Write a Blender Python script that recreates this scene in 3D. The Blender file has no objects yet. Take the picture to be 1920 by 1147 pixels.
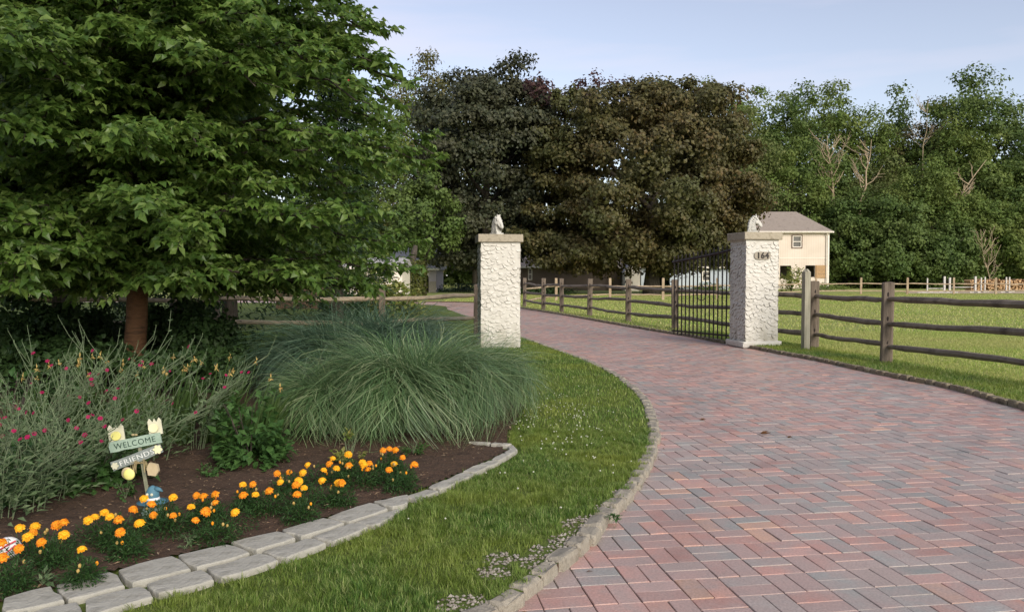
import bpy, bmesh, math, random
import numpy as np
from mathutils import Vector, Matrix, noise as mnoise

random.seed(7)
R = np.random.default_rng(7)
C = bpy.context.scene.collection
PI = math.pi
F_PX, CAM_H = 1500.0, 1.4
PITCH = math.atan(56.5 / F_PX)
CP, SP = math.cos(PITCH), math.sin(PITCH)

def ray(px, py):
    x = (px - 960) / F_PX; v = (573.5 - py) / F_PX
    return (x, CP + v * SP, -SP + v * CP)
def G(px, py, z=0.0):
    d = ray(px, py); t = (z - CAM_H) / d[2]
    return np.array([d[0] * t, d[1] * t, z])
def D(px, py, Y):
    d = ray(px, py); t = Y / d[1]
    return np.array([d[0] * t, Y, CAM_H + d[2] * t])

# ------------------------------------------------------------------ mesh helpers
ORG = {}
def mk(name, V, Fs, mat, parent=None, base=None, smooth=False, col=None):
    V = np.asarray(V, dtype=np.float32).reshape(-1, 3)
    if parent is not None: org = ORG[parent.name]
    else: org = np.array(base if base is not None else (0, 0, 0), dtype=np.float32)
    me = bpy.data.meshes.new(name)
    me.vertices.add(len(V)); me.vertices.foreach_set('co', (V - org).astype(np.float32).ravel())
    if isinstance(Fs, np.ndarray): Fs = [Fs]
    starts, idx, off = [], [], 0
    for f in Fs:
        f = np.asarray(f, dtype=np.int32)
        if f.ndim == 1: f = f.reshape(1, -1)
        k = f.shape[1]; n = f.shape[0]
        idx.append(f.ravel()); starts.append(off + np.arange(n) * k); off += n * k
    idx = np.concatenate(idx); starts = np.concatenate(starts)
    me.loops.add(len(idx)); me.loops.foreach_set('vertex_index', idx)
    me.polygons.add(len(starts)); me.polygons.foreach_set('loop_start', starts.astype(np.int32))
    me.update(calc_edges=True)
    me.polygons.foreach_set('use_smooth', np.full(len(starts), bool(smooth)))
    if col is not None:
        a = me.color_attributes.new('tone', 'FLOAT_COLOR', 'POINT')
        c = np.ones((len(V), 4), dtype=np.float32); c[:, :3] = col
        a.data.foreach_set('color', c.ravel())
    me.validate()
    if mat: me.materials.append(mat)
    o = bpy.data.objects.new(name, me); C.objects.link(o)
    if parent is not None: o.parent = parent
    else: o.location = [float(v) for v in org]
    ORG[o.name] = org
    return o

def tag(o, label=None, cat=None, group=None, kind=None):
    if label: o['label'] = label
    if cat: o['category'] = cat
    if group: o['group'] = group
    if kind: o['kind'] = kind
    return o
def thing(name, base, label, cat, group=None):
    o = bpy.data.objects.new(name, None); C.objects.link(o)
    o.location = [float(v) for v in base]; o.empty_display_size = 0.1
    ORG[o.name] = np.array(base, dtype=np.float32)
    return tag(o, label, cat, group)

class MB:
    def __init__(s): s.V = []; s.F = {}; s.n = 0
    def add(s, V, *Fs):
        V = np.asarray(V, dtype=np.float32).reshape(-1, 3)
        for f in Fs:
            f = np.asarray(f, dtype=np.int32)
            if f.ndim == 1: f = f.reshape(1, -1)
            s.F.setdefault(f.shape[1], []).append(f + s.n)
        s.V.append(V); s.n += len(V); return s
    def box(s, c, size, rz=0.0, tilt=None, taper=0.0):
        sx, sy, sz = [v / 2 for v in size]
        v = np.array([(-sx, -sy, -sz), (sx, -sy, -sz), (sx, sy, -sz), (-sx, sy, -sz), (-sx, -sy, sz), (sx, -sy, sz), (sx, sy, sz), (-sx, sy, sz)])
        if taper: v[4:, :2] *= (1 - taper)
        M = Matrix.Rotation(rz, 3, 'Z')
        if tilt is not None: M = M @ Matrix.Rotation(tilt, 3, 'Y')
        v = v @ np.array(M).T + np.array(c)
        return s.add(v, [(0, 3, 2, 1), (4, 5, 6, 7), (0, 1, 5, 4), (1, 2, 6, 5), (2, 3, 7, 6), (3, 0, 4, 7)])
    def bbox(s, c, size, rz=0.0, b=0.01, jit=0.0, M=None):
        # bevelled box (chamfered on all edges)
        bm = bmesh.new(); bmesh.ops.create_cube(bm, size=1)
        for v in bm.verts: v.co = Vector((v.co.x * size[0], v.co.y * size[1], v.co.z * size[2]))
        bmesh.ops.bevel(bm, geom=list(bm.edges), offset=b, segments=2, affect='EDGES', profile=0.6)
        if jit:
            for v in bm.verts: v.co += Vector([random.uniform(-jit, jit) for _ in range(3)])
        RM = Matrix.Rotation(rz, 3, 'Z') if M is None else M
        for v in bm.verts: v.co = RM @ v.co + Vector([float(q) for q in c])
        s.bm(bm); return s
    def bm(s, bm):
        bm.verts.index_update()
        V = [tuple(v.co) for v in bm.verts]; n0 = s.n
        s.V.append(np.array(V, dtype=np.float32)); s.n += len(V)
        for f in bm.faces:
            s.F.setdefault(len(f.verts), []).append(np.array([[v.index + n0 for v in f.verts]], dtype=np.int32))
        bm.free()
    def tube(s, P, r, n=8, cap=True, jit=0.0, sq=1.0):
        P = [Vector([float(q) for q in p]) for p in P]
        if not hasattr(r, '__len__'): r = [r] * len(P)
        V = []; up = None
        for i, p in enumerate(P):
            t = (P[min(i + 1, len(P) - 1)] - P[max(i - 1, 0)]).normalized()
            if up is None:
                up = Vector((0, 0, 1)) if abs(t.z) < 0.9 else Vector((1, 0, 0))
            a = t.cross(up).normalized(); b = a.cross(t).normalized(); up = b
            for k in range(n):
                th = 2 * PI * k / n
                rr = r[i] * (1 + (random.uniform(-jit, jit) if jit else 0))
                V.append(p + a * math.cos(th) * rr + b * math.sin(th) * rr * sq)
        F = [(i * n + k, i * n + (k + 1) % n, (i + 1) * n + (k + 1) % n, (i + 1) * n + k) for i in range(len(P) - 1) for k in range(n)]
        s.add([tuple(v) for v in V], F)
        if cap:
            base = s.n - len(V)
            s.F.setdefault(n, []).append(np.array([[base + k for k in range(n)][::-1]], dtype=np.int32))
            s.F.setdefault(n, []).append(np.array([[base + (len(P) - 1) * n + k for k in range(n)]], dtype=np.int32))
        return s
    def ball(s, c, r, n=10, m=7, jit=0.0):
        r = np.array([r, r, r]) if not hasattr(r, '__len__') else np.array(r)
        V = []; 
        for i in range(m + 1):
            ph = PI * i / m
            for k in range(n):
                th = 2 * PI * k / n
                q = np.array([math.sin(ph) * math.cos(th), math.sin(ph) * math.sin(th), math.cos(ph)]) * r * (1 + random.uniform(-jit, jit))
                V.append(q + np.array(c))
        F = [(i * n + k, (i + 1) * n + k, (i + 1) * n + (k + 1) % n, i * n + (k + 1) % n) for i in range(m) for k in range(n)]
        return s.add(V, F)
    def prism(s, pts, y0, y1, M=None, o=(0, 0, 0)):
        # outline pts (x,z) extruded along y
        n = len(pts); V = [(x, y0, z) for x, z in pts] + [(x, y1, z) for x, z in pts]
        V = np.array(V, dtype=float)
        if M is not None: V = V @ np.array(M).T
        V = V + np.array(o)
        s.add(V, [(k, (k + 1) % n, n + (k + 1) % n, n + k) for k in range(n)])
        b = s.n - 2 * n
        s.F.setdefault(n, []).append(np.array([[b + k for k in range(n)][::-1]], dtype=np.int32))
        s.F.setdefault(n, []).append(np.array([[b + n + k for k in range(n)]], dtype=np.int32))
        return s
    def build(s, name, mat, parent=None, base=None, smooth=False, col=None):
        return mk(name, np.concatenate(s.V), [np.concatenate(f) for f in s.F.values()], mat, parent, base, smooth, col)

def unit(a): return a / (np.linalg.norm(a, axis=-1, keepdims=True) + 1e-9)

def leafset(P, Dr, N, L, W, fold=0.12, curl=0.2):
    """P,Dr,N: (n,3); L,W: (n,) -> folded, curled pointed leaves, two quads each"""
    n = len(P); Dr = unit(Dr); S = unit(np.cross(Dr, N)); N = unit(np.cross(S, Dr))
    L = np.broadcast_to(L, n)[:, None]; W = np.broadcast_to(W, n)[:, None]
    V = np.empty((n, 5, 3), dtype=np.float32)
    V[:, 0] = P
    V[:, 1] = P + Dr * L * .42 - S * W * .5 + N * W * fold
    V[:, 2] = P + Dr * L * .42 + S * W * .5 + N * W * fold
    V[:, 3] = P + Dr * L - N * L * curl
    V[:, 4] = P + Dr * L * .5
    i = (np.arange(n) * 5)[:, None]
    Fq = np.concatenate([i + np.array([[0, 4, 3, 1]]), i + np.array([[0, 2, 3, 4]])])
    return V.reshape(-1, 3), Fq

def ribbons(P, W, S):
    """P: (n,m,3) centre lines, W: (m,) width profile *(n,1), S: (n,3) side dir"""
    n, m, _ = P.shape
    w = W if W.ndim == 2 else np.broadcast_to(W, (n, m))
    A = P - S[:, None, :] * w[..., None] * .5; B = P + S[:, None, :] * w[..., None] * .5
    V = np.stack([A, B], axis=2).reshape(-1, 3)
    i = (np.arange(n) * 2 * m)[:, None, None] + (np.arange(m - 1) * 2)[None, :, None]
    Fq = (i + np.array([0, 1, 3, 2])[None, None, :]).reshape(-1, 4)
    return V, Fq

def inpoly(X, Y, poly):
    poly = np.asarray(poly); ins = np.zeros(X.shape, dtype=bool); n = len(poly); j = n - 1
    for i in range(n):
        xi, yi = poly[i][:2]; xj, yj = poly[j][:2]
        if yi != yj:
            c = ((yi > Y) != (yj > Y)) & (X < (xj - xi) * (Y - yi) / (yj - yi) + xi)
            ins ^= c
        j = i
    return ins
def spline(P, n):
    """Catmull-Rom resample to roughly n points spaced by arc length"""
    P = np.array([p[:2] for p in P], dtype=float); out = []
    Q = np.vstack([2 * P[0] - P[1], P, 2 * P[-1] - P[-2]])
    for i in range(1, len(Q) - 2):
        for t in np.linspace(0, 1, 24, endpoint=False):
            p0, p1, p2, p3 = Q[i - 1], Q[i], Q[i + 1], Q[i + 2]
            out.append(.5 * ((2 * p1) + (-p0 + p2) * t + (2 * p0 - 5 * p1 + 4 * p2 - p3) * t * t + (-p0 + 3 * p1 - 3 * p2 + p3) * t ** 3))
    out.append(P[-1]); out = np.array(out)
    s = np.concatenate([[0], np.cumsum(np.linalg.norm(np.diff(out, axis=0), axis=1))])
    u = np.linspace(0, s[-1], n)
    return np.stack([np.interp(u, s, out[:, 0]), np.interp(u, s, out[:, 1])], axis=1), s[-1]

# ------------------------------------------------------------------ materials
def newmat(name):
    m = bpy.data.materials.new(name); m.use_nodes = True
    nt = m.node_tree; nt.nodes.clear()
    out = nt.nodes.new('ShaderNodeOutputMaterial')
    return m, nt, out
def nd(nt, t, **kw):
    n = nt.nodes.new(t)
    for k, v in kw.items():
        if k in n.inputs.keys() if isinstance(k, str) else False: n.inputs[k].default_value = v
        else: setattr(n, k, v)
    return n
def ramp(nt, stops, interp='LINEAR'):
    r = nt.nodes.new('ShaderNodeValToRGB'); r.color_ramp.interpolation = interp
    e = r.color_ramp.elements
    while len(e) < len(stops): e.new(0.5)
    for i, (p, c) in enumerate(stops): e[i].position = p; e[i].color = (*c, 1)
    return r
def leafmat(name, cols, transl=0.3, rough=0.5, nscale=0.6, nmix=0.35, ncol=(0.1, 0.12, 0.03), spec=0.25):
    m, nt, out = newmat(name)
    g = nt.nodes.new('ShaderNodeNewGeometry')
    r = ramp(nt, [(i / (len(cols) - 1), c) for i, c in enumerate(cols)])
    nt.links.new(g.outputs['Random Per Island'], r.inputs[0])
    tc = nt.nodes.new('ShaderNodeTexCoord')
    no = nd(nt, 'ShaderNodeTexNoise'); no.inputs['Scale'].default_value = nscale; no.inputs['Detail'].default_value = 3
    nt.links.new(tc.outputs['Object'], no.inputs['Vector'])
    mr = nd(nt, 'ShaderNodeMapRange'); mr.inputs[1].default_value = .4; mr.inputs[2].default_value = .68; mr.inputs[4].default_value = nmix
    nt.links.new(no.outputs[0], mr.inputs[0])
    mx = nd(nt, 'ShaderNodeMix', data_type='RGBA'); mx.inputs[7].default_value = (*ncol, 1)
    nt.links.new(mr.outputs[0], mx.inputs[0]); nt.links.new(r.outputs[0], mx.inputs[6])
    p = nt.nodes.new('ShaderNodeBsdfPrincipled'); p.inputs['Roughness'].default_value = rough
    p.inputs['Specular IOR Level'].default_value = spec
    nt.links.new(mx.outputs[2], p.inputs['Base Color'])
    t = nt.nodes.new('ShaderNodeBsdfTranslucent')
    ht = nd(nt, 'ShaderNodeHueSaturation'); ht.inputs['Hue'].default_value = .485; ht.inputs['Value'].default_value = 1.6
    nt.links.new(mx.outputs[2], ht.inputs['Color']); nt.links.new(ht.outputs[0], t.inputs['Color'])
    ms = nt.nodes.new('ShaderNodeMixShader'); ms.inputs[0].default_value = transl
    nt.links.new(p.outputs[0], ms.inputs[1]); nt.links.new(t.outputs[0], ms.inputs[2])
    nt.links.new(ms.outputs[0], out.inputs[0])
    return m
def surf(name, c1, c2, scale=5, rough=.8, bump=.3, bscale=None, stretch=None, detail=6, spec=.3, c3=None, metal=0, bdist=.01):
    m, nt, out = newmat(name)
    tc = nt.nodes.new('ShaderNodeTexCoord'); mp = nt.nodes.new('ShaderNodeMapping')
    if stretch: mp.inputs['Scale'].default_value = stretch
    nt.links.new(tc.outputs['Object'], mp.inputs[0])
    no = nd(nt, 'ShaderNodeTexNoise'); no.inputs['Scale'].default_value = scale; no.inputs['Detail'].default_value = detail
    no.inputs['Roughness'].default_value = .6
    nt.links.new(mp.outputs[0], no.inputs['Vector'])
    st = [(.3, c1), (.7, c2)] if c3 is None else [(.25, c1), (.5, c2), (.75, c3)]
    r = ramp(nt, st); nt.links.new(no.outputs[0], r.inputs[0])
    p = nt.nodes.new('ShaderNodeBsdfPrincipled'); p.inputs['Roughness'].default_value = rough
    p.inputs['Specular IOR Level'].default_value = spec; p.inputs['Metallic'].default_value = metal
    nt.links.new(r.outputs[0], p.inputs['Base Color'])
    if bump:
        n2 = nd(nt, 'ShaderNodeTexNoise'); n2.inputs['Scale'].default_value = bscale or scale * 4; n2.inputs['Detail'].default_value = 5
        nt.links.new(mp.outputs[0], n2.inputs['Vector'])
        b = nt.nodes.new('ShaderNodeBump'); b.inputs['Strength'].default_value = bump; b.inputs['Distance'].default_value = bdist
        nt.links.new(n2.outputs[0], b.inputs['Height']); nt.links.new(b.outputs[0], p.inputs['Normal'])
    nt.links.new(p.outputs[0], out.inputs[0])
    return m

M = {}
M['soil'] = surf('soil', (.030, .018, .012), (.085, .052, .034), 9, .95, .8, 60, c3=(.05, .03, .02), bdist=.03)
M['ground'] = surf('ground_earth', (.05, .055, .02), (.08, .07, .035), 2, .95, .5)
M['stone'] = surf('edging_concrete', (.19, .18, .145), (.37, .355, .31), 9, .9, .8, 45, c3=(.30, .29, .25), bdist=.008)
M['kerb'] = surf('kerb_granite', (.12, .105, .08), (.30, .27, .22), 11, .9, .9, 70, c3=(.21, .19, .15), bdist=.008)
M['kerb_dirty'] = surf('kerb_mossy', (.06, .055, .035), (.24, .2, .14), 7, .9, .8, 50, c3=(.12, .11, .06), bdist=.008)
M['gravel'] = leafmat('gravel_stone', [(.20, .18, .15), (.33, .30, .26), (.13, .11, .09), (.42, .39, .35)], 0.0, .85, 3, .4, (.2, .16, .11))
M['joint'] = surf('joint_sand', (.06, .05, .04), (.20, .17, .14), 12, .95, .6)
M['stucco'] = surf('white_stucco', (.48, .455, .41), (.61, .59, .545), 4, .85, .35, 90, c3=(.56, .535, .49), bdist=.004)
M['cap'] = surf('weathered_cap_stone', (.20, .17, .125), (.38, .335, .26), 12, .9, .5, 60, c3=(.29, .255, .195), bdist=.006)
M['statue'] = surf('statue_stone', (.36, .35, .31), (.54, .53, .49), 12, .85, .4, 60, c3=(.46, .45, .41), bdist=.004)
M['bark'] = surf('cherry_bark', (.05, .028, .016), (.17, .085, .04), 4, .7, .9, 9, stretch=(1, 1, 5), c3=(.075, .04, .022), bdist=.02)
M['bark_dark'] = surf('dark_bark', (.03, .025, .02), (.09, .075, .06), 5, .9, .8, 8, stretch=(3, 3, .5), bdist=.04)
M['deadwood'] = surf('dead_bleached_wood', (.25, .19, .12), (.45, .36, .25), 3, .85, .4, 8)
M['wood'] = surf('weathered_rail_wood', (.055, .043, .032), (.20, .165, .13), 3.5, .85, .9, 12, stretch=(1, 1, 1), c3=(.12, .097, .073), bdist=.012)
M['wood_light'] = surf('pale_rail_wood', (.15, .115, .08), (.36, .29, .21), 3.5, .85, .9, 12, c3=(.25, .20, .145), bdist=.012)
M['post_wood'] = surf('fence_post_wood', (.05, .038, .028), (.17, .135, .105), 5, .85, .9, 9, stretch=(3, 3, .35), c3=(.10, .08, .06), bdist=.015)
M['post_new'] = surf('square_post_wood', (.20, .185, .14), (.36, .34, .27), 6, .85, .6, 10, stretch=(4, 4, .3), bdist=.006)
M['far_wood'] = surf('far_rail_wood', (.28, .20, .13), (.46, .36, .25), 3, .85, .3, 8)
M['iron'] = surf('wrought_iron', (.008, .006, .006), (.022, .012, .01), 18, .5, .2, 40, spec=.5)
M['plaque'] = surf('plaque_metal', (.25, .215, .17), (.36, .32, .26), 20, .5, .2, 50)
M['black'] = surf('black_paint', (.02, .016, .014), (.035, .028, .024), 10, .5, 0)
M['dark'] = surf('dark_interior', (.012, .01, .01), (.03, .022, .02), 3, .9, 0)

ms_ = M['stucco'].copy(); ms_.name = 'stucco_relief'; M['stucco_relief'] = ms_; nt = ms_.node_tree
p = [n for n in nt.nodes if n.type == 'BSDF_PRINCIPLED'][0]; lk = p.inputs['Base Color'].links[0].from_socket
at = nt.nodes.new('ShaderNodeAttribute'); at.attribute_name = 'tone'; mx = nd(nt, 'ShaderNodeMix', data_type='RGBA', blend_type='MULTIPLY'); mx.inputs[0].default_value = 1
tc_ = nt.nodes.new('ShaderNodeTexCoord'); sx_ = nt.nodes.new('ShaderNodeSeparateXYZ'); nt.links.new(tc_.outputs['Object'], sx_.inputs[0])
mz = nd(nt, 'ShaderNodeMapRange'); mz.inputs[1].default_value = .0; mz.inputs[2].default_value = .5; mz.inputs[3].default_value = .75; mz.inputs[4].default_value = .10; nt.links.new(sx_.outputs[2], mz.inputs[0])
nn_ = nd(nt, 'ShaderNodeTexNoise'); nn_.inputs['Scale'].default_value = 3.5; nn_.inputs['Detail'].default_value = 7; mp_s = nt.nodes.new('ShaderNodeMapping'); mp_s.inputs['Scale'].default_value = (2.2, 2.2, .5); nt.links.new(tc_.outputs['Object'], mp_s.inputs[0]); nt.links.new(mp_s.outputs[0], nn_.inputs['Vector'])
rn_ = ramp(nt, [(.42, (0, 0, 0)), (.68, (1, 1, 1))]); nt.links.new(nn_.outputs[0], rn_.inputs[0])
ml_ = nt.nodes.new('ShaderNodeMath'); ml_.operation = 'MULTIPLY_ADD'; nt.links.new(rn_.outputs[0], ml_.inputs[0]); nt.links.new(mz.outputs[0], ml_.inputs[1]); ml_.inputs[2].default_value = .04
md_ = nd(nt, 'ShaderNodeMix', data_type='RGBA'); nt.links.new(ml_.outputs[0], md_.inputs[0]); nt.links.new(lk, md_.inputs[6]); md_.inputs[7].default_value = (.27, .24, .18, 1); lk = md_.outputs[2]
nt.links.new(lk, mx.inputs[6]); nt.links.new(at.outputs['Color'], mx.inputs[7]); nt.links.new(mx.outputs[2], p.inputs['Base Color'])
def siding(name, c, c2, period=.2, vertical=True, bump=.0):
    m, nt, out = newmat(name)
    tc = nt.nodes.new('ShaderNodeTexCoord')
    w = nt.nodes.new('ShaderNodeTexWave'); w.bands_direction = 'X' if vertical else 'Z'; w.wave_profile = 'SAW'
    w.inputs['Scale'].default_value = 1 / period / 3.18 if True else 1
    nt.links.new(tc.outputs['Object'], w.inputs['Vector'])
    no = nd(nt, 'ShaderNodeTexNoise'); no.inputs['Scale'].default_value = .8; no.inputs['Detail'].default_value = 6
    nt.links.new(tc.outputs['Object'], no.inputs['Vector'])
    r = ramp(nt, [(.35, c2), (.65, c)]); nt.links.new(no.outputs[0], r.inputs[0])
    p = nt.nodes.new('ShaderNodeBsdfPrincipled'); p.inputs['Roughness'].default_value = .75
    b = nt.nodes.new('ShaderNodeBump'); b.inputs['Strength'].default_value = bump; b.inputs['Distance'].default_value = .03
    nt.links.new(w.outputs[1], b.inputs['Height']); nt.links.new(b.outputs[0], p.inputs['Normal'])
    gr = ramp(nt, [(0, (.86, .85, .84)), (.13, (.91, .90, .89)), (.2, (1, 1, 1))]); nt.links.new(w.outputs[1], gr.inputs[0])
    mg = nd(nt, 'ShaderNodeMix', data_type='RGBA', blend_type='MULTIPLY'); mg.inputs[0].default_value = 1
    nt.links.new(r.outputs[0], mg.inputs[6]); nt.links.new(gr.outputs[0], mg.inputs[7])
    nt.links.new(mg.outputs[2], p.inputs['Base Color']); nt.links.new(p.outputs[0], out.inputs[0])
    return m
M['cream'] = siding('cream_siding', (.66, .575, .49), (.60, .515, .43), .25)
M['white_wall'] = siding('white_siding', (.76, .70, .60), (.66, .61, .52), .2)
M['blue_wall'] = siding('pale_blue_siding', (.44, .49, .54), (.36, .41, .47), .25)
M['tan_wall'] = siding('tan_siding', (.17, .125, .095), (.12, .09, .07), .2, False)
M['lilac_wall'] = siding('pale_porch_siding', (.48, .43, .43), (.40, .36, .37), .15, False)
M['shingle'] = surf('roof_shingles', (.17, .14, .12), (.29, .245, .21), 2.5, .9, .6, 14, c3=(.23, .195, .165), bdist=.03)
M['shingle_grey'] = surf('grey_roof_shingles', (.28, .27, .27), (.40, .385, .38), 3, .9, .5, 14)
M['trim'] = surf('white_trim', (.72, .66, .58), (.8, .74, .66), 4, .6, 0)
M['glass'] = surf('window_glass', (.03, .03, .035), (.06, .06, .065), 2, .12, 0, spec=.6)
M['brown_frame'] = surf('brown_window_frame', (.10, .06, .045), (.13, .08, .06), 5, .7, 0)
M['shutter'] = surf('wooden_shutter', (.34, .21, .105), (.46, .30, .16), 4, .8, .4, 10, stretch=(1, 1, 4))
M['stockade'] = surf('stockade_boards', (.055, .035, .022), (.12, .075, .045), 3, .85, .7, 10, stretch=(8, 8, .4), bdist=.03)
# lawn surface
def lawnmat(name, a, b, c, d):
    m, nt, out = newmat(name)
    tc = nt.nodes.new('ShaderNodeTexCoord')
    n1 = nd(nt, 'ShaderNodeTexNoise'); n1.inputs['Scale'].default_value = .55; n1.inputs['Detail'].default_value = 5
    n2 = nd(nt, 'ShaderNodeTexNoise'); n2.inputs['Scale'].default_value = 14; n2.inputs['Detail'].default_value = 5; n2.inputs['Roughness'].default_value = .7
    mp = nt.nodes.new('ShaderNodeMapping'); mp.inputs['Scale'].default_value = (1, 1.6, 1)
    nt.links.new(tc.outputs['Object'], mp.inputs[0])
    nt.links.new(mp.outputs[0], n1.inputs['Vector']); nt.links.new(tc.outputs['Object'], n2.inputs['Vector'])
    r1 = ramp(nt, [(.38, a), (.62, b)]); r2 = ramp(nt, [(.35, c), (.65, d)])
    nt.links.new(n1.outputs[0], r1.inputs[0]); nt.links.new(n2.outputs[0], r2.inputs[0])
    mx = nd(nt, 'ShaderNodeMix', data_type='RGBA'); mx.inputs[0].default_value = .5
    nt.links.new(r1.outputs[0], mx.inputs[6]); nt.links.new(r2.outputs[0], mx.inputs[7])
    p = nt.nodes.new('ShaderNodeBsdfPrincipled'); p.inputs['Roughness'].default_value = .9; p.inputs['Specular IOR Level'].default_value = .1
    bp = nt.nodes.new('ShaderNodeBump'); bp.inputs['Strength'].default_value = .8; bp.inputs['Distance'].default_value = .05
    nt.links.new(n2.outputs[0], bp.inputs['Height']); nt.links.new(bp.outputs[0], p.inputs['Normal'])
    nt.links.new(mx.outputs[2], p.inputs['Base Color']); nt.links.new(p.outputs[0], out.inputs[0])
    return m
M['lawn'] = lawnmat('lawn_surface', (.08, .13, .025), (.14, .18, .04), (.06, .09, .02), (.13, .15, .045))
M['pasture'] = lawnmat('pasture_surface', (.23, .29, .07), (.32, .34, .11), (.20, .24, .07), (.33, .34, .13))
M['grass'] = leafmat('grass_blade', [(.035, .09, .016), (.075, .155, .028), (.12, .22, .042), (.20, .29, .065), (.38, .41, .18)], .42, .5, .95, .75, (.27, .31, .06))
M['grass_far'] = leafmat('pasture_blade', [(.18, .29, .05), (.28, .38, .08), (.38, .43, .125), (.52, .50, .23)], .4, .6, .28, .75, (.42, .40, .16))
# brick paver
m, nt, out = newmat('brick_paver')
at = nt.nodes.new('ShaderNodeAttribute'); at.attribute_name = 'tone'
tc = nt.nodes.new('ShaderNodeTexCoord')
n1 = nd(nt, 'ShaderNodeTexNoise'); n1.inputs['Scale'].default_value = 7; n1.inputs['Detail'].default_value = 5
n2 = nd(nt, 'ShaderNodeTexNoise'); n2.inputs['Scale'].default_value = 90; n2.inputs['Detail'].default_value = 3
n3 = nd(nt, 'ShaderNodeTexNoise'); n3.inputs['Scale'].default_value = .8; n3.inputs['Detail'].default_value = 8; n3.inputs['Roughness'].default_value = .65
for n in (n1, n2, n3): nt.links.new(tc.outputs['Object'], n.inputs['Vector'])
mx = nd(nt, 'ShaderNodeMix', data_type='RGBA'); mx.inputs[7].default_value = (.37, .28, .255, 1)
mr = nd(nt, 'ShaderNodeMapRange'); mr.inputs[1].default_value = .34; mr.inputs[2].default_value = .66; mr.inputs[4].default_value = .85
nt.links.new(n1.outputs[0], mr.inputs[0]); nt.links.new(mr.outputs[0], mx.inputs[0]); nt.links.new(at.outputs['Color'], mx.inputs[6])
mm = nd(nt, 'ShaderNodeMix', data_type='RGBA', blend_type='MULTIPLY'); mm.inputs[0].default_value = 1
r3 = ramp(nt, [(.28, (.70, .69, .68)), (.42, (.95, .94, .93)), (.7, (1.1, 1.1, 1.08))]); nt.links.new(n3.outputs[0], r3.inputs[0])
m4 = nd(nt, 'ShaderNodeMix', data_type='RGBA', blend_type='MULTIPLY'); m4.inputs[0].default_value = 1
r4 = ramp(nt, [(.3, (.8, .8, .8)), (.7, (1.15, 1.15, 1.15))]); nt.links.new(n2.outputs[0], r4.inputs[0])
nt.links.new(mx.outputs[2], mm.inputs[6]); nt.links.new(r3.outputs[0], mm.inputs[7])
nt.links.new(mm.outputs[2], m4.inputs[6]); nt.links.new(r4.outputs[0], m4.inputs[7])
p = nt.nodes.new('ShaderNodeBsdfPrincipled'); p.inputs['Roughness'].default_value = .5; p.inputs['Specular IOR Level'].default_value = .5
bp = nt.nodes.new('ShaderNodeBump'); bp.inputs['Strength'].default_value = .35; bp.inputs['Distance'].default_value = .004
nt.links.new(n2.outputs[0], bp.inputs['Height']); nt.links.new(bp.outputs[0], p.inputs['Normal'])
nt.links.new(m4.outputs[2], p.inputs['Base Color']); nt.links.new(p.outputs[0], out.inputs[0])
M['brick'] = m

# leaves
M['cherry'] = leafmat('cherry_leaf', [(.05, .10, .020), (.08, .15, .028), (.12, .195, .038), (.20, .28, .075)], .42, .42, .5, .35, (.06, .12, .02), .4)
M['dark_ever'] = leafmat('dark_evergreen', [(.010, .024, .010), (.020, .042, .015), (.03, .06, .02)], .15, .6, .4, .3, (.015, .03, .012))
M['shrub_dark'] = leafmat('shade_shrub_leaf', [(.018, .042, .012), (.03, .062, .018), (.045, .085, .025)], .2, .55, 1.5, .4, (.03, .05, .015))
M['maple_a'] = leafmat('dark_maple_leaf', [(.026, .036, .018), (.044, .054, .027), (.066, .070, .034)], .18, .5, .35, .6, (.055, .05, .024), .3)
M['maple_b'] = leafmat('bronze_maple_leaf', [(.052, .046, .017), (.082, .070, .025), (.115, .098, .034), (.13, .088, .036)], .26, .5, .22, .8, (.068, .080, .026), .3)
M['maple_top'] = leafmat('purple_maple_leaf', [(.05, .025, .028), (.08, .04, .035)], .2, .5, .3, .3, (.06, .035, .03))
M['for_a'] = leafmat('forest_leaf_mid', [(.065, .11, .02), (.095, .15, .03), (.13, .185, .045)], .3, .55, .3, .7, (.17, .20, .05))
M['for_b'] = leafmat('forest_leaf_deep', [(.048, .085, .02), (.072, .12, .028), (.10, .155, .038)], .25, .55, .3, .7, (.11, .145, .035))
M['for_c'] = leafmat('forest_leaf_pale', [(.085, .12, .03), (.12, .16, .045), (.15, .17, .06)], .3, .6, .25, .4, (.13, .12, .045))
M['for_d'] = leafmat('forest_leaf_olive', [(.08, .09, .028), (.11, .115, .04), (.15, .13, .05)], .3, .6, .25, .4, (.12, .10, .05))
M['vine'] = leafmat('vine_leaf', [(.10, .16, .03), (.17, .22, .05), (.28, .30, .09), (.38, .34, .12)], .4, .5, .8, .3, (.10, .14, .03))
M['ivy'] = leafmat('ivy_leaf', [(.035, .05, .008), (.06, .075, .012), (.09, .09, .02)], .2, .5, 1, .3, (.07, .06, .015))
M['misc'] = leafmat('silver_grass_blade', [(.045, .10, .035), (.075, .15, .055), (.12, .21, .08), (.20, .30, .13), (.36, .40, .23)], .3, .4, 1.5, .3, (.09, .13, .08), .5)
M['misc_blue'] = leafmat('blue_grass_blade', [(.04, .085, .05), (.065, .12, .075), (.10, .165, .105), (.18, .25, .17)], .25, .45, 1.5, .3, (.06, .10, .06), .5)
M['campion'] = leafmat('campion_leaf', [(.05, .09, .038), (.095, .15, .065), (.19, .25, .13)], .2, .7, 3, .3, (.09, .14, .06))
M['campion_stem'] = surf('campion_stem', (.09, .125, .065), (.17, .21, .12), 8, .8, 0)
M['magenta'] = leafmat('magenta_petal', [(.24, .006, .05), (.38, .012, .10), (.22, .008, .02)], .3, .5, 5, .2, (.4, .02, .15))
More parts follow.
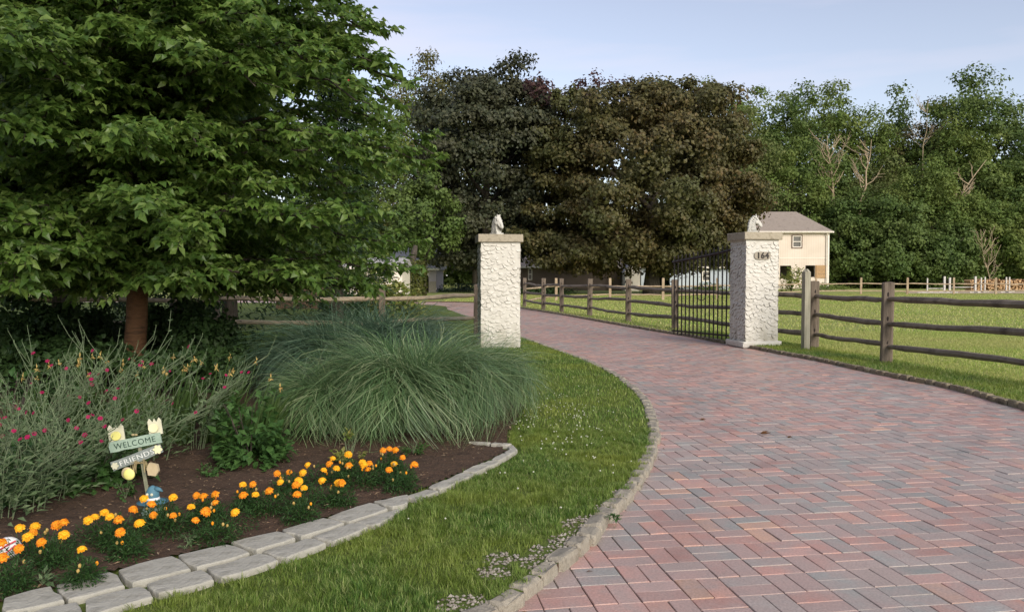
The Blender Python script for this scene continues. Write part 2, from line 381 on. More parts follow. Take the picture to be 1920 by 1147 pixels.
M['iris'] = leafmat('sword_leaf', [(.035, .075, .018), (.06, .11, .03), (.08, .13, .045)], .3, .5, 3, .3, (.10, .13, .03))
M['wither'] = leafmat('withered_petal', [(.42, .30, .08), (.55, .42, .14), (.40, .20, .07)], .3, .6, 5, .2, (.5, .36, .15))
M['broad'] = leafmat('broad_green_leaf', [(.035, .085, .022), (.055, .12, .03), (.075, .15, .04)], .3, .5, 3, .3, (.05, .12, .03))
M['mari_leaf'] = leafmat('marigold_foliage', [(.018, .05, .012), (.03, .075, .018), (.045, .095, .025)], .25, .5, 6, .3, (.03, .07, .02))
M['mari_y'] = leafmat('yellow_petal', [(.88, .50, .015), (.92, .62, .03), (.84, .36, .01)], .25, .6, 90, .5, (.80, .24, .01))
M['mari_o'] = leafmat('orange_petal', [(.80, .26, .01), (.85, .36, .015), (.62, .11, .006)], .25, .6, 90, .5, (.88, .48, .03))
M['straw'] = leafmat('straw_chip', [(.16, .10, .06), (.28, .20, .12), (.09, .05, .035), (.36, .29, .19)], .1, .8, 4, .3, (.12, .07, .04))
M['clover'] = leafmat('clover_bloom', [(.55, .56, .45), (.65, .65, .55)], .2, .7, 3, .2, (.5, .5, .4))
M['board_green'] = surf('sage_board', (.26, .36, .29), (.36, .46, .38), 20, .7, .3, 60)
M['board_grey'] = surf('slate_board', (.18, .21, .20), (.26, .29, .28), 20, .7, .3, 60)
M['letter_dark'] = surf('dark_letter_paint', (.03, .06, .05), (.04, .08, .06), 10, .6, 0)
M['letter_white'] = surf('white_letter_paint', (.7, .72, .7), (.78, .8, .78), 10, .6, 0)
M['stake'] = surf('sign_stake', (.17, .18, .12), (.25, .25, .17), 20, .8, .3, 50)
M['orn_cream'] = surf('cream_ornament', (.55, .54, .40), (.64, .62, .48), 20, .7, 0)
M['orn_yellow'] = surf('yellow_ornament', (.72, .68, .20), (.80, .76, .28), 20, .6, 0)
M['orn_pale'] = surf('pale_yellow_ornament', (.74, .70, .42), (.8, .77, .5), 20, .6, 0)
M['orn_tan'] = surf('tan_ornament', (.45, .36, .22), (.55, .45, .29), 20, .7, 0)
M['raffia'] = surf('raffia', (.30, .24, .12), (.42, .34, .19), 20, .8, 0)
M['hat_blue'] = surf('blue_hat_paint', (.06, .15, .20), (.09, .20, .26), 20, .6, 0)
M['white_paint'] = surf('white_paint', (.74, .74, .74), (.82, .82, .82), 10, .5, 0)
M['far_white'] = surf('weathered_white_paint', (.46, .44, .40), (.56, .54, .50), 3, .7, 0)
M['red_paint'] = surf('red_paint', (.55, .05, .06), (.65, .08, .09), 10, .5, 0)

# ------------------------------------------------------------------ ground, driveway
ZP = -0.045     # paver tops
left_px = [(950, 1145), (992, 1115), (1045, 1073), (1090, 1035), (1140, 977), (1170, 945), (1196, 910), (1215, 878), (1228, 840), (1229, 805), (1220, 772), (1204, 748), (1180, 725), (1148, 703), (1100, 680), (1050, 661), (1000, 643)]
L = [G(x, y, ZP)[:2] for x, y in left_px]
L = [np.array([-5.5, 1.2]), np.array([-1.6, 2.2]), np.array([-.55, 2.85])] + L
L += [G(930, 617, ZP)[:2], G(882, 597, ZP)[:2], G(842, 583, ZP)[:2], G(800, 573, ZP)[:2], np.array([-12, 41.5]), np.array([-40, 44]), np.array([-300, 45])]
right_px = [(1920, 768), (1819, 739), (1754, 723), (1675, 708), (1597, 691), (1519, 674), (1463, 664), (1407, 653), (1352, 643), (1296, 632), (1240, 623), (1204, 617), (1135, 605), (1057, 591), (981, 579), (930, 572)]
Rr = [G(x, y, ZP)[:2] for x, y in right_px]
Rr = [np.array([7.5, -2.9]), np.array([6.1, 2.5]), np.array([5.45, 5.6])] + Rr + [G(885, 567.5, ZP)[:2], np.array([-6, 44.5]), np.array([-14, 47]), np.array([-40, 48.5]), np.array([-300, 50])]
Lc, Llen = spline(L[:-1], 900); Rc, Rlen = spline(Rr[:-1], 900)
Lfull = np.vstack([Lc, L[-1]]); Rfull = np.vstack([Rc, Rr[-1]])
drive_poly = np.vstack([Lfull, Rfull[::-1], [[7.5, -3], [-5.5, -3]]])

mk('ground', [(-700, -60, -.13), (700, -60, -.13), (700, 900, -.13), (-700, 900, -.13)], np.array([[0, 1, 2, 3]]), M['ground'])['kind'] = 'structure'
mb = MB()
dp = drive_poly
bm = bmesh.new()
f = bm.faces.new([bm.verts.new((x, y, ZP - .006)) for x, y in dp]); bmesh.ops.triangulate(bm, faces=[f]); mb.bm(bm)
mb.build('driveway_joint_sand', M['joint'])['kind'] = 'structure'

def lawn_sheet(name, edge, outer, mat, z=0.0, flip=False):
    pts = [(x, y) for x, y in edge] + outer
    bm = bmesh.new(); f = bm.faces.new([bm.verts.new((x, y, z)) for x, y in pts])
    if f.normal.z < 0 or True:
        f.normal_update()
        if f.normal.z < 0: f.normal_flip()
    bmesh.ops.triangulate(bm, faces=[f]); mb = MB(); mb.bm(bm)
    e = np.asarray(edge); n = len(e)
    V = np.vstack([np.c_[e, np.full(n, z - .002)], np.c_[e, np.full(n, z - .12)]])
    i = np.arange(n - 1)
    o = mb.build(name, mat); o['kind'] = 'structure'
    mk('lawn_bank', V, np.stack([i, i + 1, i + 1 + n, i + n], axis=1), M['soil'])['kind'] = 'structure'; return o
lawn_sheet('lawn', Lfull, [(-300, -20), (-5.5, -20)], M['lawn'])
lawn_sheet('pasture', Rfull, [(-300, 600), (400, 600), (400, -20), (7.5, -20)], M['pasture'])

# pavers: basket weave, real bricks
th = math.radians(9); ct, stt = math.cos(th), math.sin(th)
LN, WD = .224, .112
cells = []
gx = np.arange(-140, 140); 
I, J = np.meshgrid(np.arange(-110, 110), np.arange(-40, 330))
I = I.ravel(); J = J.ravel()
Bx = []; 
for k in range(2):
    horiz = (I + J) % 2 == 0
    cx = I * LN + np.where(horiz, LN / 2, (k + .5) * WD)
    cy = J * LN + np.where(horiz, (k + .5) * WD, LN / 2)
    hx = np.where(horiz, LN / 2, WD / 2); hy = np.where(horiz, WD / 2, LN / 2)
    Bx.append(np.stack([cx, cy, hx, hy], axis=1))
B = np.vstack(Bx)
wx = B[:, 0] * ct - B[:, 1] * stt; wy = B[:, 0] * stt + B[:, 1] * ct
shrink = drive_poly
ok = (wy > .8) & (wy < 50) & (wx > -24)
B, wx, wy = B[ok], wx[ok], wy[ok]
ok = inpoly(wx, wy, drive_poly)
for ox, oy in ((.07, 0), (-.07, 0), (0, .07), (0, -.07)): ok |= inpoly(wx + ox, wy + oy, drive_poly)
B, wx, wy = B[ok], wx[ok], wy[ok]; n = len(B)
gap = .0012 + R.random(n) * .0018; inset = .004
hx = B[:, 2] - gap; hy = B[:, 3] - gap
zt = ZP + R.normal(0, .001, n); tx = R.normal(0, .006, n); ty = R.normal(0, .006, n)
sg = np.array([(-1, -1), (1, -1), (1, 1), (-1, 1)])
V = np.empty((n, 12, 3)); rot = R.normal(0, .008, n)
for q in range(4):
    for lvl, (ins, dz) in enumerate(((inset * .6, 0), (0, -.003), (0, -.03))):
        lx = sg[q, 0] * (hx - ins); ly = sg[q, 1] * (hy - ins)
        a = th + rot
        V[:, lvl * 4 + q, 0] = wx + lx * np.cos(a) - ly * np.sin(a)
        V[:, lvl * 4 + q, 1] = wy + lx * np.sin(a) + ly * np.cos(a)
        V[:, lvl * 4 + q, 2] = zt + dz + (lx * tx + ly * ty if lvl < 2 else 0)
fi = [(0, 1, 2, 3)]
for l in (0, 4):
    for q in range(4): fi.append((l + 4 + q, l + 4 + (q + 1) % 4, l + (q + 1) % 4, l + q))
Fq = ((np.arange(n) * 12)[:, None, None] + np.array(fi)[None]).reshape(-1, 4)
pal = 1.16 * np.array([(.39, .215, .18), (.43, .24, .19), (.375, .23, .20), (.35, .24, .215), (.30, .26, .24), (.265, .25, .235), (.25, .245, .23), (.33, .26, .235), (.42, .26, .19)])
# large soft patches where red or grey bricks dominate
def vn(x, y, s, seed=0.0): return np.array([mnoise.noise(Vector((float(a) * s, float(b) * s, seed))) for a, b in zip(x, y)])
bias = vn(wx, wy, .55, 3.1) * .9 + vn(wx, wy, 2.3, 7.7) * .35
pr = np.clip(.56 + bias * .5 + .16 * np.clip((wy - 7) / 5, 0, 1) - .22 * np.clip((wx - .9) / 2, 0, 1) * np.clip((8.5 - wy) / 2, 0, 1), .08, .92)
redpick = R.random(n) < pr
col = np.where(redpick[:, None], pal[R.choice([0, 1, 2, 3, 8], n, p=[.25, .2, .25, .22, .08])], pal[R.choice([4, 5, 6, 7], n, p=[.3, .3, .2, .2])])
col = col * (1 + R.normal(0, .08, (n, 1)))
# rare dark wet-looking red brick
mk('driveway', V.reshape(-1, 3), Fq, M['brick'], col=np.repeat(col, 12, axis=0))['kind'] = 'structure'

# kerbs
def kerb_row(name, curve, length, side, w, h, step, mat, z0, s0=0, s1=1e9, jit=.006):
    s = np.concatenate([[0], np.cumsum(np.linalg.norm(np.diff(curve, axis=0), axis=1))])
    mb = MB(); u = s0
    while u < min(s1, s[-1] - .5):
        l = step * random.uniform(.8, 1.25)
        um = u + l / 2
        p = np.array([np.interp(um, s, curve[:, 0]), np.interp(um, s, curve[:, 1])])
        q = np.array([np.interp(um + .1, s, curve[:, 0]), np.interp(um + .1, s, curve[:, 1])])
        t = (q - p) / (np.linalg.norm(q - p) + 1e-9); nrm = np.array([-t[1], t[0]]) * side
        hh = h * random.uniform(.9, 1.1)
        c = (p[0] + nrm[0] * (w / 2 - .032), p[1] + nrm[1] * (w / 2 - .032), z0 + hh - .15 + random.uniform(-.005, .005))
        RM = Matrix.Rotation(math.atan2(t[1], t[0]) + random.uniform(-.07, .07), 3, 'Z') @ Matrix.Rotation(random.uniform(-.10, .10), 3, 'X') @ Matrix.Rotation(random.uniform(-.05, .05), 3, 'Y')
        mb.bbox(c, (l - .02, w * random.uniform(.85, 1.1), .3), b=.024, jit=jit, M=RM)
        u += l
    o = mb.build(name, mat); o['kind'] = 'structure'; return o
kerb_row('kerb', Lc, Llen, 1, .105, .014, .19, M['kerb'], 0.0, 1.5, 34)
kerb_row('kerb', Rc, Rlen, -1, .10, .022, .17, M['kerb_dirty'], 0.0, 3, 46)

# ------------------------------------------------------------------ flower bed
top_px = [(-260, 1190), (-100, 1146), (0, 1119), (96, 1095), (212, 1066), (325, 1038), (428, 1015), (522, 993), (606, 968), (695, 938), (764, 924)]
mid_px = [(-260, 1232), (-100, 1181), (0, 1150), (101, 1131), (213, 1102), (324, 1075), (435, 1047), (536, 1016), (624, 989), (700, 960), (770, 942)]
bot_px = [(-260, 1272), (-100, 1215), (0, 1180), (101, 1167), (202, 1146), (270, 1120), (381, 1091), (486, 1064), (587, 1027), (667, 997), (735, 968)]
ZS = .036
def gl(pts, z): return np.array([G(x, y, z)[:2] for x, y in pts])
tp, mp_, bt = gl(top_px, ZS), gl(mid_px, ZS), gl(bot_px, ZS)
single = gl([(764, 932), (815, 914), (862, 891), (905, 871), (938, 856), (962, 841), (960, 833), (925, 829), (880, 826)], ZS)
bed_poly = np.vstack([tp, gl([(764, 926), (812, 908), (858, 886), (900, 866), (932, 852), (955, 842), (950, 836), (960, 800), (985, 760), (930, 710), (800, 690), (600, 668), (400, 652), (-300, 652)], .03), [[-12, 3.0]]])
# soil as a displaced grid
xs = np.arange(-9, 1.2, .035); ys = np.arange(2.4, 15.5, .035)
GX, GY = np.meshgrid(xs, ys); nx = len(xs)
ins = inpoly(GX, GY, bed_poly)
HZ = np.zeros_like(GX)
ii = np.argwhere(ins)
for a, b in ii:
    x, y = GX[a, b], GY[a, b]
    HZ[a, b] = .018 + .022 * mnoise.noise(Vector((x * 2.2, y * 2.2, 0))) + .013 * mnoise.noise(Vector((x * 11, y * 11, 4))) + .008 * mnoise.noise(Vector((x * 31, y * 31, 9)))
HZ = np.maximum(HZ, .004)
idx = np.arange(GX.size).reshape(GX.shape)
cell = ins[:-1, :-1] & ins[1:, :-1] & ins[:-1, 1:] & ins[1:, 1:]
Fq = np.stack([idx[:-1, :-1][cell], idx[:-1, 1:][cell], idx[1:, 1:][cell], idx[1:, :-1][cell]], axis=1)
used = np.unique(Fq); remap = -np.ones(GX.size, dtype=int); remap[used] = np.arange(len(used))
mk('soil', np.c_[GX.ravel(), GY.ravel(), HZ.ravel()][used], remap[Fq], M['soil'], smooth=True)['kind'] = 'structure'
# bark and straw litter
n = 5200
x = R.uniform(-3.4, 1, n * 3); y = R.uniform(3, 8, n * 3); ok = inpoly(x, y, bed_poly); x, y = x[ok][:n], y[ok][:n]; n = len(x)
d = np.c_[R.normal(size=(n, 2)), R.normal(0, .15, n)]; N = np.c_[R.normal(0, .3, (n, 2)), np.ones(n)]
ln = R.uniform(.006, .03, n); ln[R.random(n) < .04] *= 2.2
V, Fq = leafset(np.c_[x, y, np.full(n, .034) + R.random(n) * .008], d, N, ln, ln * R.uniform(.12, .4, n), .2, .1)
tag(mk('bark_litter', V, Fq, M['straw']), 'scattered straw and bark bits on the brown bed soil', 'litter', kind='stuff')

ORDN = ['first', 'second', 'third', 'fourth', 'fifth', 'sixth', 'seventh', 'eighth', 'ninth', 'tenth', 'eleventh', 'twelfth', 'thirteenth', 'fourteenth', 'fifteenth', 'sixteenth', 'seventeenth', 'eighteenth', 'nineteenth', 'twentieth', 'twenty-first', 'twenty-second', 'twenty-third', 'twenty-fourth', 'twenty-fifth', 'twenty-sixth', 'twenty-seventh', 'twenty-eighth', 'twenty-ninth', 'thirtieth', 'thirty-first', 'thirty-second', 'thirty-third', 'thirty-fourth', 'thirty-fifth', 'thirty-sixth']
def poly_stone(name, quad, label, h=ZS):
    """quad: 4 plan points (a0,a1 on the bed side; b1,b0 on the lawn side) -> rounded worn block"""
    bm = bmesh.new()
    q = np.array(quad); c = q.mean(axis=0)
    pts = []
    for i in range(4):
        a, b = q[i], q[(i + 1) % 4]
        for t in (0.0, .33, .66):
            pt = a + (b - a) * t
            if t > 0: pt = pt + R.normal(0, .005, 2)
            else: pt = c + (pt - c) * .93 + R.normal(0, .004, 2)
            pts.append(pt)
    hz = h + random.uniform(-.004, .004)
    vs = [bm.verts.new((p_[0], p_[1], -.03)) for p_ in pts]
    f = bm.faces.new(vs); f.normal_update()
    if f.normal.z > 0: f.normal_flip()
    r = bmesh.ops.extrude_face_region(bm, geom=[f]); tv = [v for v in r['geom'] if isinstance(v, bmesh.types.BMVert)]
    for v in tv: v.co.z = hz + random.uniform(-.002, .002)
    te = [e for e in bm.edges if e.verts[0] in tv and e.verts[1] in tv] + [e for e in bm.edges if (e.verts[0] in tv) != (e.verts[1] in tv)]
    bmesh.ops.bevel(bm, geom=[e for e in bm.edges if e.verts[0] in tv and e.verts[1] in tv], offset=.011, segments=3, affect='EDGES', profile=.6)
    bmesh.ops.recalc_face_normals(bm, faces=bm.faces)
    mb = MB(); mb.bm(bm)
    base = (c[0], c[1], 0)
    tag(mb.build(name, M['stone'], base=base), label, 'edging stone', 'stone edging around the flower bed')
def lerp_poly(P, t):
    i = min(int(t), len(P) - 2); return P[i] + (P[i + 1] - P[i]) * (t - i)
g = .012
def nearest_on(P, q):
    best = None
    for i in range(len(P) - 1):
        d = P[i + 1] - P[i]; t = np.clip(np.dot(q - P[i], d) / np.dot(d, d), 0, 1); r_ = P[i] + d * t; e = np.linalg.norm(r_ - q)
        if best is None or e < best[0]: best = (e, r_)
    return best[1]
upper_t = [1.2, 2.0 + .0, 3.0, 4.0, 5.0, 6.0, 7.0, 8.0, 9.0, 10.0]
cnt = 0
for a, b in zip([.3, 1.15] + upper_t[1:-1], [1.15, 2.0] + upper_t[2:]):
    a0, a1 = lerp_poly(tp, a), lerp_poly(tp, b); b0, b1 = nearest_on(mp_, a0), nearest_on(mp_, a1)
    t = (a1 - a0) / np.linalg.norm(a1 - a0); sh = (b0 - a0) * .04
    if a >= 1.1:
        lab = f'{ORDN[cnt]} large pale block from the left in the bed side row of edging'; cnt += 1
    else: continue
    poly_stone('edging_stone', [a0 + t * g / 2 + sh, a1 - t * g / 2 + sh, b1 - t * g / 2 - sh, b0 + t * g / 2 - sh], lab)
lower_t = [1.7, 2.55, 3.45, 4.47, 5.47, 6.48, 7.45, 8.45, 9.75]
cnt = 0
for a, b in zip(lower_t[:-1], lower_t[1:]):
    a0, a1 = lerp_poly(mp_, a), lerp_poly(mp_, b); b0, b1 = nearest_on(bt, a0), nearest_on(bt, a1)
    t = (a1 - a0) / np.linalg.norm(a1 - a0); sh = (b0 - a0) * .06
    poly_stone('edging_stone', [a0 + t * g / 2 + sh, a1 - t * g / 2 + sh, b1 - t * g / 2 - sh, b0 + t * g / 2 - sh], f'{ORDN[cnt]} pale block from the left in the lawn side row of edging', ZS - .006); cnt += 1
sc, sl = spline(single, 200)
ss = np.linspace(0, sl, 200); u = .02; cnt = 0
while u < sl - .12 and cnt < 12:
    l = random.choice([.17, .2, .24]); hw = .052 if u < sl * .55 else .035
    pts = []
    def at_(s_):
        p_ = np.array([np.interp(s_, ss, sc[:, 0]), np.interp(s_, ss, sc[:, 1])]); q_ = np.array([np.interp(s_ + .03, ss, sc[:, 0]), np.interp(s_ + .03, ss, sc[:, 1])])
        t_ = (q_ - p_) / np.linalg.norm(q_ - p_ + 1e-9); return p_, np.array([-t_[1], t_[0]])
    (p0, n0), (p1, n1_) = at_(u), at_(u + l - .012)
    poly_stone('edging_stone', [p0 + n0 * hw, p1 + n1_ * hw, p1 - n1_ * hw, p0 - n0 * hw], f'{ORDN[cnt]} narrow stone in the single row curving behind the marigolds to the bed tip', ZS - .004)
    u += l; cnt += 1

# ------------------------------------------------------------------ grass blades
edge_poly2 = np.vstack([tp[1:], single, bt[::-1][:-1]])
def stone_mask(x, y):
    band = np.vstack([tp, bt[::-1]])
    a = inpoly(x, y, band)
    for q in single: a |= (x - q[0]) ** 2 + (y - q[1]) ** 2 < .065 ** 2
    for q in sc[::6]: a |= (x - q[0]) ** 2 + (y - q[1]) ** 2 < .06 ** 2
    return a
gravel_c = [(G(1110, 985)[:2], .20), (G(1080, 1015)[:2], .16), (G(1040, 1035)[:2], .15), (G(1010, 1055)[:2], .13), (G(940, 1050)[:2], .11), (G(925, 1075)[:2], .10), (G(1140, 955)[:2], .10), (G(1165, 925)[:2], .07), (G(870, 1135)[:2], .13)]
def gravel_field(x, y):
    v = np.zeros_like(x)
    for c, r in gravel_c: v = np.maximum(v, 1 - np.sqrt((x - c[0]) ** 2 + (y - c[1]) ** 2) / r)
    return v
def blades(x, y, h, w, name, mat, label, z0=0.0, lean=.45):
    n = len(x); az = R.uniform(0, 2 * PI, n); dr = np.c_[np.cos(az), np.sin(az), np.zeros(n)]
    S = np.c_[-np.sin(az), np.cos(az), np.zeros(n)]
    # turn the flat of the blade at random
    tz = vn(x, y, 9.0, 2.0) if n < 140000 else R.normal(0, .3, n)
    az = tz * 9 + R.normal(0, .9, n); dr = np.c_[np.cos(az), np.sin(az), np.zeros(n)]; S = np.c_[-np.sin(az), np.cos(az), np.zeros(n)]
    ln = h * R.uniform(.15, lean * 2.6, n)
    P = np.empty((n, 3, 3)); base = np.c_[x, y, np.full(n, z0 - .004)]
    P[:, 0] = base; P[:, 1] = base + dr * (ln * .35)[:, None] + np.array([0, 0, 1]) * (h * .62)[:, None]
    P[:, 2] = base + dr * ln[:, None] + np.array([0, 0, 1]) * h[:, None]
    W = np.stack([w, w * .8, w * .12], axis=1)
    V, Fq = ribbons(P, W, S)
    return tag(mk(name, V, Fq, mat), label, 'grass', kind='stuff')
def sample_lawn(x0, x1, y0, y1, dens, poly, extra=None):
    n = int((x1 - x0) * (y1 - y0) * dens); x = R.uniform(x0, x1, n); y = R.uniform(y0, y1, n)
    ok = inpoly(x, y, poly) & ~inpoly(x, y, drive_poly) & ~inpoly(x, y, bed_poly) & ~stone_mask(x, y)
    # visible wedge only (with a margin)
    ok &= (np.abs(x) < y * .72 + .6)
    return x[ok], y[ok]
left_poly = np.vstack([Lfull, [(-300, -20), (-5.5, -20)]])
right_poly = np.vstack([Rfull, [(-300, 600), (400, 600), (400, -20), (7.5, -20)]])
kerbL = Lc[::2]
def near_kerb(x, y, curve, r):
    m_ = np.zeros(len(x), dtype=bool); sel = curve[(curve[:, 1] < 40)]
    for q in sel[::2]: m_ |= (x - q[0]) ** 2 + (y - q[1]) ** 2 < r * r
    return m_
x, y = sample_lawn(-2.8, 2.2, 2.6, 7.2, 14500, left_poly)
gf = gravel_field(x, y); nz = vn(x[:], y[:], 1.1, 5.0)
k = (R.random(len(x)) > np.clip(gf * 4.5 + .3, 0, 1) * (gf > 0)) & ~near_kerb(x, y, Lc, .065)
x, y, nz = x[k], y[k], nz[k]; n = len(x)
t2z = vn(x, y, 7.0, 8.0); kk = R.random(n) < np.clip(.9 + t2z * 1.6, .12, 1); x, y, nz, t2z = x[kk], y[kk], nz[kk], t2z[kk]; n = len(x)
h = (.013 + .013 * np.clip(nz + .3, 0, 1) + .026 * np.clip(t2z + .3, 0, 1) + R.random(n) * .014) * np.where(R.random(n) < .03, 1.5, 1)
blades(x, y, h, R.uniform(.0024, .0050, n), 'grass', M['grass'], 'short green lawn grass between the flower bed and the drive')
x, y = sample_lawn(-9, 3.2, 7.2, 20, 1300, left_poly)
k = ~near_kerb(x, y, Lc, .10); x, y = x[k], y[k]; n = len(x)
blades(x, y, .02 + R.random(n) * .03, R.uniform(.006, .011, n), 'grass', M['grass'], 'lawn grass behind the ornamental grass and left gate pillar')
x, y = sample_lawn(2.5, 14, 6, 20, 1400, right_poly)
k = ~near_kerb(x, y, Rc, .08); x, y = x[k], y[k]; n = len(x)
# mown shoulder beside the drive, longer pasture behind the fence
d2 = np.full(n, 9.0)
for q in Rc[::3]:
    if q[1] < 30: d2 = np.minimum(d2, np.hypot(x - q[0], y - q[1]))
near = d2 < 1.1
blades(x[near], y[near], .03 + R.random(near.sum()) * .03, R.uniform(.006, .011, near.sum()), 'grass', M['grass'], 'green grass shoulder along the right edge of the drive')
fx, fy = x[~near], y[~near]
blades(fx, fy, .02 + R.random(len(fx)) * .03, R.uniform(.007, .013, len(fx)), 'grass', M['grass_far'], 'pale green pasture grass near the split rail fence')
x, y = sample_lawn(-4, 38, 20, 62, 75, right_poly); n = len(x)
blades(x, y, .03 + R.random(n) * .045, R.uniform(.02, .045, n), 'grass', M['grass_far'], 'pale green pasture grass towards the far rail fence')
# gravel patch
n = 15000; x = R.uniform(-1.2, 1.4, n * 2); y = R.uniform(2.6, 6.5, n * 2); gf = gravel_field(x, y)
k = (R.random(len(x)) < np.clip(gf * 3, 0, 1)) & (gf > 0) & inpoly(x, y, left_poly) & ~inpoly(x, y, drive_poly)
x, y = x[k], y[k]; n = len(x)
oc = np.array([(1, 0, 0), (0, 1, 0), (-1, 0, 0), (0, -1, 0), (0, 0, 1), (0, 0, -1)], dtype=float)
sz = R.uniform(.004, .013, (n, 1, 1)) * R.uniform(.6, 1.2, (n, 6, 1))
a = R.uniform(0, PI, n); Rm = np.stack([np.stack([np.cos(a), -np.sin(a), 0 * a], -1), np.stack([np.sin(a), np.cos(a), 0 * a], -1), np.stack([0 * a, 0 * a, 1 + 0 * a], -1)], 1)
V = np.einsum('nij,kj->nki', Rm, oc) * sz; V[..., 2] *= .7
V += np.c_[x, y, R.uniform(.0, .008, n)][:, None, :]
ff = np.array([(0, 1, 4), (1, 2, 4), (2, 3, 4), (3, 0, 4), (1, 0, 5), (2, 1, 5), (3, 2, 5), (0, 3, 5)])
tag(mk('gravel', V.reshape(-1, 3), ((np.arange(n) * 6)[:, None, None] + ff[None]).reshape(-1, 3), M['gravel']), 'grey gravel showing through thin grass beside the kerb', 'gravel', kind='stuff')
# clover blooms in the lawn
n = 200; x = R.normal(.45, .3, n); y = R.normal(7.6, 1.1, n)
x2 = R.uniform(-1, 1.5, 34); y2 = R.uniform(3.5, 6.5, 34); x = np.r_[x, x2]; y = np.r_[y, y2]
k = inpoly(x, y, left_poly) & ~inpoly(x, y, bed_poly) & ~stone_mask(x, y) & ~inpoly(x, y, drive_poly) & (gravel_field(x, y) <= 0); x, y = x[k], y[k]; n = len(x)
V = oc[None] * R.uniform(.004, .008, (n, 1, 1)) + np.c_[x, y, R.uniform(.045, .065, n)][:, None, :]
tag(mk('clover_flowers', V.reshape(-1, 3), ((np.arange(n) * 6)[:, None, None] + ff[None]).reshape(-1, 3), M['clover']), 'tiny white clover blooms dotted through the lawn', 'clover', kind='stuff')

# ------------------------------------------------------------------ marigolds
def bloom_mesh(name, mat, seed):
    rg = np.random.default_rng(seed); Ps, Ds, Ns, Ls, Ws = [], [], [], [], []
    for ring, (nn, el, rr, ln_) in enumerate(((16, .0, .012, .017), (13, .4, .009, .016), (9, .85, .005, .014), (5, 1.25, .001, .010))):
        for k in range(nn):
            a = 2 * PI * (k + rg.random() * .7) / nn + ring
            d = np.array([math.cos(a) * math.cos(el), math.sin(a) * math.cos(el), math.sin(el)])
            Ps.append(np.array([math.cos(a) * rr, math.sin(a) * rr, .004 * ring])); Ds.append(d + rg.normal(0, .12, 3))
            Ns.append(np.array([-math.cos(a) * math.sin(el), -math.sin(a) * math.sin(el), math.cos(el)])); Ls.append(ln_ * rg.uniform(.85, 1.15)); Ws.append(.017 * rg.uniform(.8, 1.2))
    V, Fq = leafset(np.array(Ps), np.array(Ds), np.array(Ns), np.array(Ls), np.array(Ws), .2, .25)
    bb = MB(); bb.ball((0, 0, .006), (.0225, .0225, .015), 13, 8, .17); bb.ball((0, 0, .012), (.013, .013, .011), 9, 6, .22)
    bv = np.concatenate(bb.V); bf = np.concatenate(list(bb.F.values())[0])
    # faces of the ruffled head as loose petals
    V = np.concatenate([V, bv[bf].reshape(-1, 3)]); nf = len(bf); Fq = np.concatenate([Fq, (np.arange(nf * 4) + len(V) - nf * 4).reshape(-1, 4)])
    me = bpy.data.meshes.new(name)
    me.from_pydata([tuple(v) for v in V.tolist()], [], [tuple(f) for f in Fq.tolist()]); me.materials.append(mat); return me
BL = {'y': [bloom_mesh('bloom', M['mari_y'], s) for s in range(3)], 'o': [bloom_mesh('bloom', M['mari_o'], s + 9) for s in range(3)]}
z1 = [(110, 680, 'y'), (195, 672, 'y'), (185, 705, 'o'), (155, 730, 'y'), (230, 760, 'o'), (105, 795, 'o'), (8, 765, 'o'), (15, 845, 'o'), (355, 718, 'y'), (315, 665, 'o'), (355, 650, 'o'), (490, 637, 'y'), (525, 622, 'y'), (580, 595, 'y'), (610, 618, 'y'), (660, 636, 'o'), (668, 704, 'o'), (740, 580, 'o'), (775, 655, 'y'), (800, 517, 'y'), (842, 548, 'o'), (853, 608, 'o'), (962, 510, 'y'), (963, 612, 'o'), (1062, 565, 'y'), (1145, 590, 'o'), (1087, 638, 'o'), (1093, 500, 'o'), (1133, 505, 'o'), (1197, 495, 'o'), (1197, 540, 'o'), (455, 800, 'y'), (1307, 593, 'y'), (1353, 500, 'o'), (1420, 495, 'y'), (1497, 475, 'o'), (1350, 440, 'y'), (1405, 437, 'o'), (1558, 425, 'y'), (1540, 378, 'o'), (1607, 372, 'o'), (1652, 495, 'o'), (1690, 458, 'y'), (1660, 420, 'y'), (1645, 443, 'o'), (1683, 373, 'y'), (1710, 330, 'y'), (1790, 417, 'y'), (1880, 430, 'y'), (1800, 360, 'y'), (1830, 325, 'o'), (1850, 295, 'y'), (1870, 350, 'y')]
bl = [(x_ / 2.964, 760 + y_ / 2.964, c_) for x_, y_, c_ in z1]
z7 = [(42, 218, 'o'), (2, 315, 'o'), (128, 218, 'y'), (158, 205, 'o'), (150, 240, 'o'), (118, 200, 'y'), (235, 132, 'o'), (270, 124, 'o'), (305, 132, 'o'), (345, 172, 'o'), (297, 210, 'y'), (412, 213, 'o'), (268, 242, 'o'), (40, 155, 'y')]
bl += [(640 + x_ / 3, 800 + y_ / 3, c_) for x_, y_, c_ in z7]
pts3 = []
for (x_, y_, c_) in bl:
    zz = random.uniform(.13, .19); pts3.append((G(x_, y_, zz), c_))
left_ = list(range(len(pts3))); plants = []
left_.sort(key=lambda i: pts3[i][0][0])
while left_:
    i = left_[0]; grp = [j for j in left_ if np.hypot(*(pts3[j][0][:2] - pts3[i][0][:2])) < .21][:7]
    left_ = [j for j in left_ if j not in grp]; plants.append(grp)
plants.sort(key=lambda g_: float(np.mean([pts3[j][0][0] / pts3[j][0][1] for j in g_])))
NW = ['no', 'one', 'two', 'three', 'four', 'five', 'six', 'seven']
